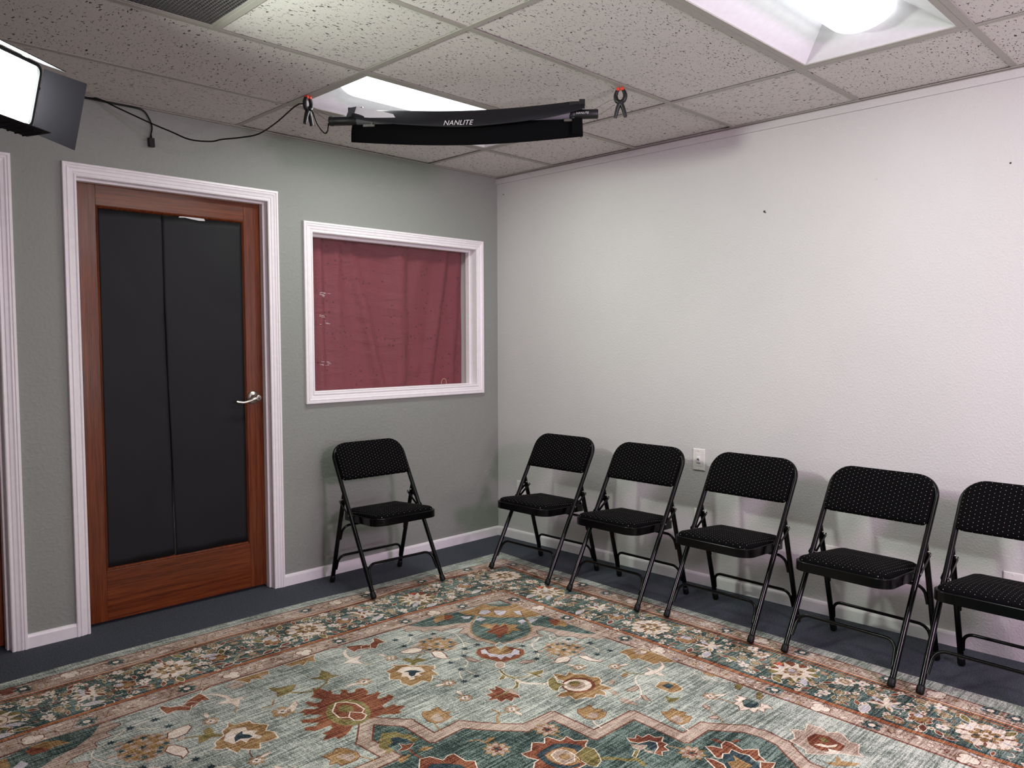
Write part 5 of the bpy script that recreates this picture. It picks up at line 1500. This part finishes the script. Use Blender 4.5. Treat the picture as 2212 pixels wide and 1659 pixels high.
# ================================================================== RUG
def rug_run():
    for line in RUG_DATA.strip().split('\n'):
        op, *a = line.split('/')
        arg = []
        for q in a:
            if ' ' in q:
                n = [int(k) / 1000 for k in q.split()]; arg.append([(n[i], n[i + 1]) for i in range(0, len(n), 2)])
            elif q == '': arg.append(None)
            elif q.isalpha(): arg.append(q)
            elif '.' in q or 'e' in q: arg.append(float(q))
            else: arg.append(int(q))
        if op in ('star', 'petals', 'dot', 'leaf'): arg[2] = arg[2][0]
        if op in ('wf', 'gf', 'bl', 'wp', 'bp', 'pp', 'A', 'Bq'): arg[0] = arg[0][0]
        globals()['r_' + op](*arg)
def rug_fill():
    """small curls, leaves and blossoms between the large border flowers"""
    rn = random.Random(21)
    big = [(sum(q[0] for q in p) / len(p), sum(q[1] for q in p) / len(p)) for l, c_, p in RUGP if l >= 6 and c_ in 'CGOKB']
    cell = {}
    for x, y in big: cell.setdefault((int(x / .05), int(y / .05)), []).append((x, y))
    def free(x, y, d):
        i, j = int(x / .05), int(y / .05)
        return all(math.hypot(x - a, y - b) > d for ii in (i - 1, i, i + 1) for jj in (j - 1, j, j + 1) for a, b in cell.get((ii, jj), ()))
    def inside(x, y):
        s = -.55 - .27 * (y + .5) * 0
        top = -.800 if x < -1.3 else -.80 - (x + 1.3) * .15
        if x > -2.135 and x < -.60 and top < y < -.545: return True
        return -.84 + .026 * (y + 1) < x < -.60 + .02 * (y + 1) and -4.2 < y < -.6
    n = 0
    for _ in range(5200):
        if rn.random() < .5: x, y = rn.uniform(-2.135, -.6), rn.uniform(-.87, -.54)
        else: x, y = rn.uniform(-.9, -.58), rn.uniform(-3.6, -.6)
        if not inside(x, y) or not free(x, y, .024): continue
        k = rn.random(); a = rn.random() * 6.28; c = (x, y)
        if k < .28:
            r_petals(5.6, 'C', c, .014, 5, a); r_dot(5.9, rn.choice('GMK'), c, .005, 6)
        elif k < .5: r_leaf(5.6, rn.choice('KGOM'), c, .017, .007, a, 'C')
        elif k < .62: r_petals(5.6, 'G', c, .017, 6, a); r_petals(5.8, 'B', c, .010, 5, a)
        else:
            p = [(x + .02 * t * math.cos(a + t * 2.2), y + .02 * t * math.sin(a + t * 2.2)) for t in (.2, .5, .8, 1.1, 1.4)]
            r_S(5.5, rn.choice('CBGMK'), p, .006)
        cell.setdefault((int(x / .05), int(y / .05)), []).append(c)
    # tiny marks in the two beige bands
    for pts, wd in ((b1 + r1, .075), (b4 + r4, .085)):
        for i in range(len(pts) - 1):
            (xa, ya), (xb, yb) = pts[i], pts[i + 1]; L = math.hypot(xb - xa, yb - ya); ux, uy = (xb - xa) / L, (yb - ya) / L
            if yb < -3.8: L *= .3
            for _ in range(int(L / .0085)):
                t, o = rn.uniform(0, L), rn.uniform(.022, wd)
                x, y = xa + ux * t + uy * o, ya + uy * t - ux * o; a = math.atan2(uy, ux) + rn.uniform(-.9, .9)
                k = rn.random()
                if k < .45: r_S(4.35, 'M', [(x + .012 * s_ * math.cos(a + s_ * .8), y + .012 * s_ * math.sin(a + s_ * .8)) for s_ in (-1, -.3, .4, 1.1)], .0035)
                elif k < .75: r_leaf(4.3, rn.choice('CCBG'), (x, y), .010, .0045, a)
                else: r_dot(4.3, rn.choice('MCK'), (x, y), .0045, 6)
YE = -4.35
mir = lambda p: [(2 * RUG_AX - x, y) for x, y in p]
# boundary lines of the bands, from the middle of the far side round the corner and down the right side
b0 = [(RUG_AX, -.318), (-1.75, -.317), (-1.56, -.320), (-1.25, -.340), (-.86, -.340), (-.312, -.338)]
r0 = [(-.335, -.441), (-.358, -.794), (-.380, -1.122), (-.400, -1.466), (-.412, -1.80), (-.429, -2.158), (-.447, -2.60), (-.452, -3.0), (-.462, YE)]
b1 = [(RUG_AX, -.386), (-1.87, -.384), (-1.6, -.389), (-1.37, -.402), (-1.2, -.410), (-.67, -.452), (-.413, -.458)]
r1 = [(-.445, -1.18), (-.470, -1.8), (-.502, -2.4), (-.552, -3.15), (-.555, YE)]
b2 = [(RUG_AX, -.478), (-1.92, -.490), (-1.68, -.508), (-1.39, -.508), (-1.16, -.490), (-.95, -.500), (-.60, -.548), (-.487, -.575)]
r2 = [(-.540, -1.1), (-.566, -1.85), (-.585, -2.4), (-.640, -3.17), (-.645, YE)]
b4 = [(RUG_AX, -.806), (-1.65, -.809), (-1.36, -.816), (-1.18, -.838), (-.817, -.877)]
r4 = [(-.845, -1.3), (-.858, -1.8), (-.890, -2.3), (-.912, -3.1), (-.912, YE)]
b6 = [(RUG_AX, -.934), (-1.89, -.924), (-1.54, -.940), (-1.25, -.95), (-.945, -.985)]
r6 = [(-.968, -1.62), (-.976, -2.1), (-1.0, -2.75), (-1.018, -3.1), (-1.018, YE)]
def shift(p, d):     # crude inward offset for line pairs
    return [(x - d * .9 * (i >= len(p) // 2), y - d * (i < len(p) * .6)) for i, (x, y) in enumerate(p)]
def ringband(l, mname, outer_b, outer_r, inner_b, inner_r):
    po = outer_b + outer_r; pi_ = inner_b + inner_r
    res = lambda p, n: [samp(p, k / (n - 1)) for k in range(n)]
    def samp(p, t):
        d = [math.dist(p[i], p[i + 1]) for i in range(len(p) - 1)]; s = t * sum(d)
        for i, q in enumerate(d):
            if s <= q or i == len(d) - 1:
                u = s / q; return (p[i][0] + (p[i + 1][0] - p[i][0]) * u, p[i][1] + (p[i + 1][1] - p[i][1]) * u)
            s -= q
    for A, B in ((outer_b, inner_b), (outer_b[-1:] + outer_r, inner_b[-1:] + inner_r)):
        a, b = res(A, 13), res(B, 13)
        for i in range(12): r_emit(l, mname, [a[i], a[i + 1], b[i + 1], b[i]])
off = lambda p, dx, dy: [(x + dx, y + dy) for x, y in p]
ringband(1, 'P', b0, r0, b1, r1)
ringband(1, 'B', b1, r1, b2, r2)
ringband(1, 'T', b2, r2, b4, r4)
ringband(1, 'B', b4, r4, b6, r6)
def line2(l, mname, b, r_, d, w):
    pts = [(x, y + d * (-1)) for x, y in b[:-1]] + [(b[-1][0] - d, b[-1][1] - d)] + [(x - d, y) for x, y in r_]
    A, B = r_strip(pts, w)
    for i in range(len(A) - 1): r_emit(l, mname, [A[i], A[i + 1], B[i + 1], B[i]])
line2(1.5, 'M', b1, r1, .002, .008); line2(1.5, 'M', b2, r2, -.012, .005); line2(1.6, 'R', b2, r2, .004, .016); line2(1.6, 'C', b2, r2, -.004, .004)
line2(1.6, 'D', b2, r2, .016, .006); line2(1.6, 'R', b2, r2, .027, .010)
line2(1.5, 'D', b4, r4, -.012, .008); line2(1.6, 'R', b4, r4, .006, .022); line2(1.6, 'D', b4, r4, .019, .004); line2(1.5, 'M', b6, r6, -.002, .010)
# field
fp = b6 + r6
RUGP.insert(0, (.5, 'P', fp + mir(fp)[::-1]))
rug_run()
rug_fill()
LET = 'PTBRKGOCLDMS'
m = MB(); base = b0 + r0; out_ = base + mir(base)[::-1]
# straighten order: right half outline then mirrored half
cl = []
for p in out_:
    if not cl or math.dist(p, cl[-1]) > 1e-4: cl.append(p)
if math.dist(cl[0], cl[-1]) < 1e-4: cl.pop()
m.prism([(x, y, .0005) for x, y in cl], (0, 0, .0024), 0)
for k_, (l, c_, p) in enumerate(RUGP):
    ar = sum(p[i - 1][0] * p[i][1] - p[i][0] * p[i - 1][1] for i in range(len(p)))
    if ar < 0: p = p[::-1]
    zz = .0030 + .00013 * l + (k_ % 97) * 6e-7; m.face([(x, y, zz) for x, y in p], LET.index(c_))
rug = m.build('rug', [RUG[c_] for c_ in LET], recalc=False)
tag(rug, 'large teal floral rug with cream, rust and gold motifs laid over the dark carpet', 'rug')
for p in rug.data.polygons:
    pass

# ================================================================== LIGHT
def area(name, loc, aim, size, power, col, spread=PI):
    d = bpy.data.lights.new(name, 'AREA'); d.energy = power; d.color = col[:3]; d.shape = 'RECTANGLE'; d.size, d.size_y = size; d.spread = spread
    o = bpy.data.objects.new(name, d); C.objects.link(o); o.location = loc
    o.rotation_euler = (Vector(aim) - Vector(loc)).to_track_quat('-Z', 'Y').to_euler(); return o
# tubes inside each ceiling fixture
for i, j, pw_ in ((1, 1, 15), (1, 4, 9), (1, 7, 15)):
    x = (GX[i] + GX[i + 1]) / 2; y = (GY[j] + GY[j + 1]) / 2
    area('fixture_lamp', (x, y, H + .010), (x, y, 0), (.9, .2), pw_, (.95, 1, .95))
# further back: a studio lamp gelled slightly magenta, and an added light brightening the ceiling
area('studio_lamp_rear', (-2.3, -5.6, 1.9), (-.1, -2.3, .9), (.5, .4), 40, (1, .62, .98), 2.2)
area('added_bounce_light', (-1.9, -5.7, 1.0), (-1.9, -4.9, H), (.6, .6), 56, (1, 1, .99))

wd = bpy.data.worlds.new('world'); bpy.context.scene.world = wd; wd.use_nodes = True
wd.node_tree.nodes['Background'].inputs[0].default_value = (.05, .05, .05, 1)

# ================================================================== CAMERA
cam = bpy.data.cameras.new('camera'); cam.sensor_fit = 'HORIZONTAL'; cam.sensor_width = 36; cam.lens = 1708.47 / 2212 * 36; cam.clip_start = .05
co = bpy.data.objects.new('camera', cam); C.objects.link(co)
yaw, pit, rol = .784603, -.053770, -.003263
Fv = Vector((math.sin(yaw) * math.cos(pit), math.cos(yaw) * math.cos(pit), math.sin(pit)))
Rv = Vector((math.cos(yaw), -math.sin(yaw), 0)); Uv = Rv.cross(Fv)
R2 = Rv * math.cos(rol) + Uv * math.sin(rol); U2 = Uv * math.cos(rol) - Rv * math.sin(rol)
mw = Matrix((R2, U2, -Fv)).transposed().to_4x4(); mw.translation = (-3.63992, -3.77912, 1.29130); co.matrix_world = mw
sc_ = bpy.context.scene; sc_.camera = co
sc_.view_settings.view_transform = 'Standard'; sc_.view_settings.look = 'None'; sc_.view_settings.exposure = -.1; sc_.view_settings.gamma = 1
sc_.view_settings.use_curve_mapping = False
sc_.cycles.max_bounces = 8; sc_.cycles.diffuse_bounces = 5; sc_.cycles.use_denoising = True
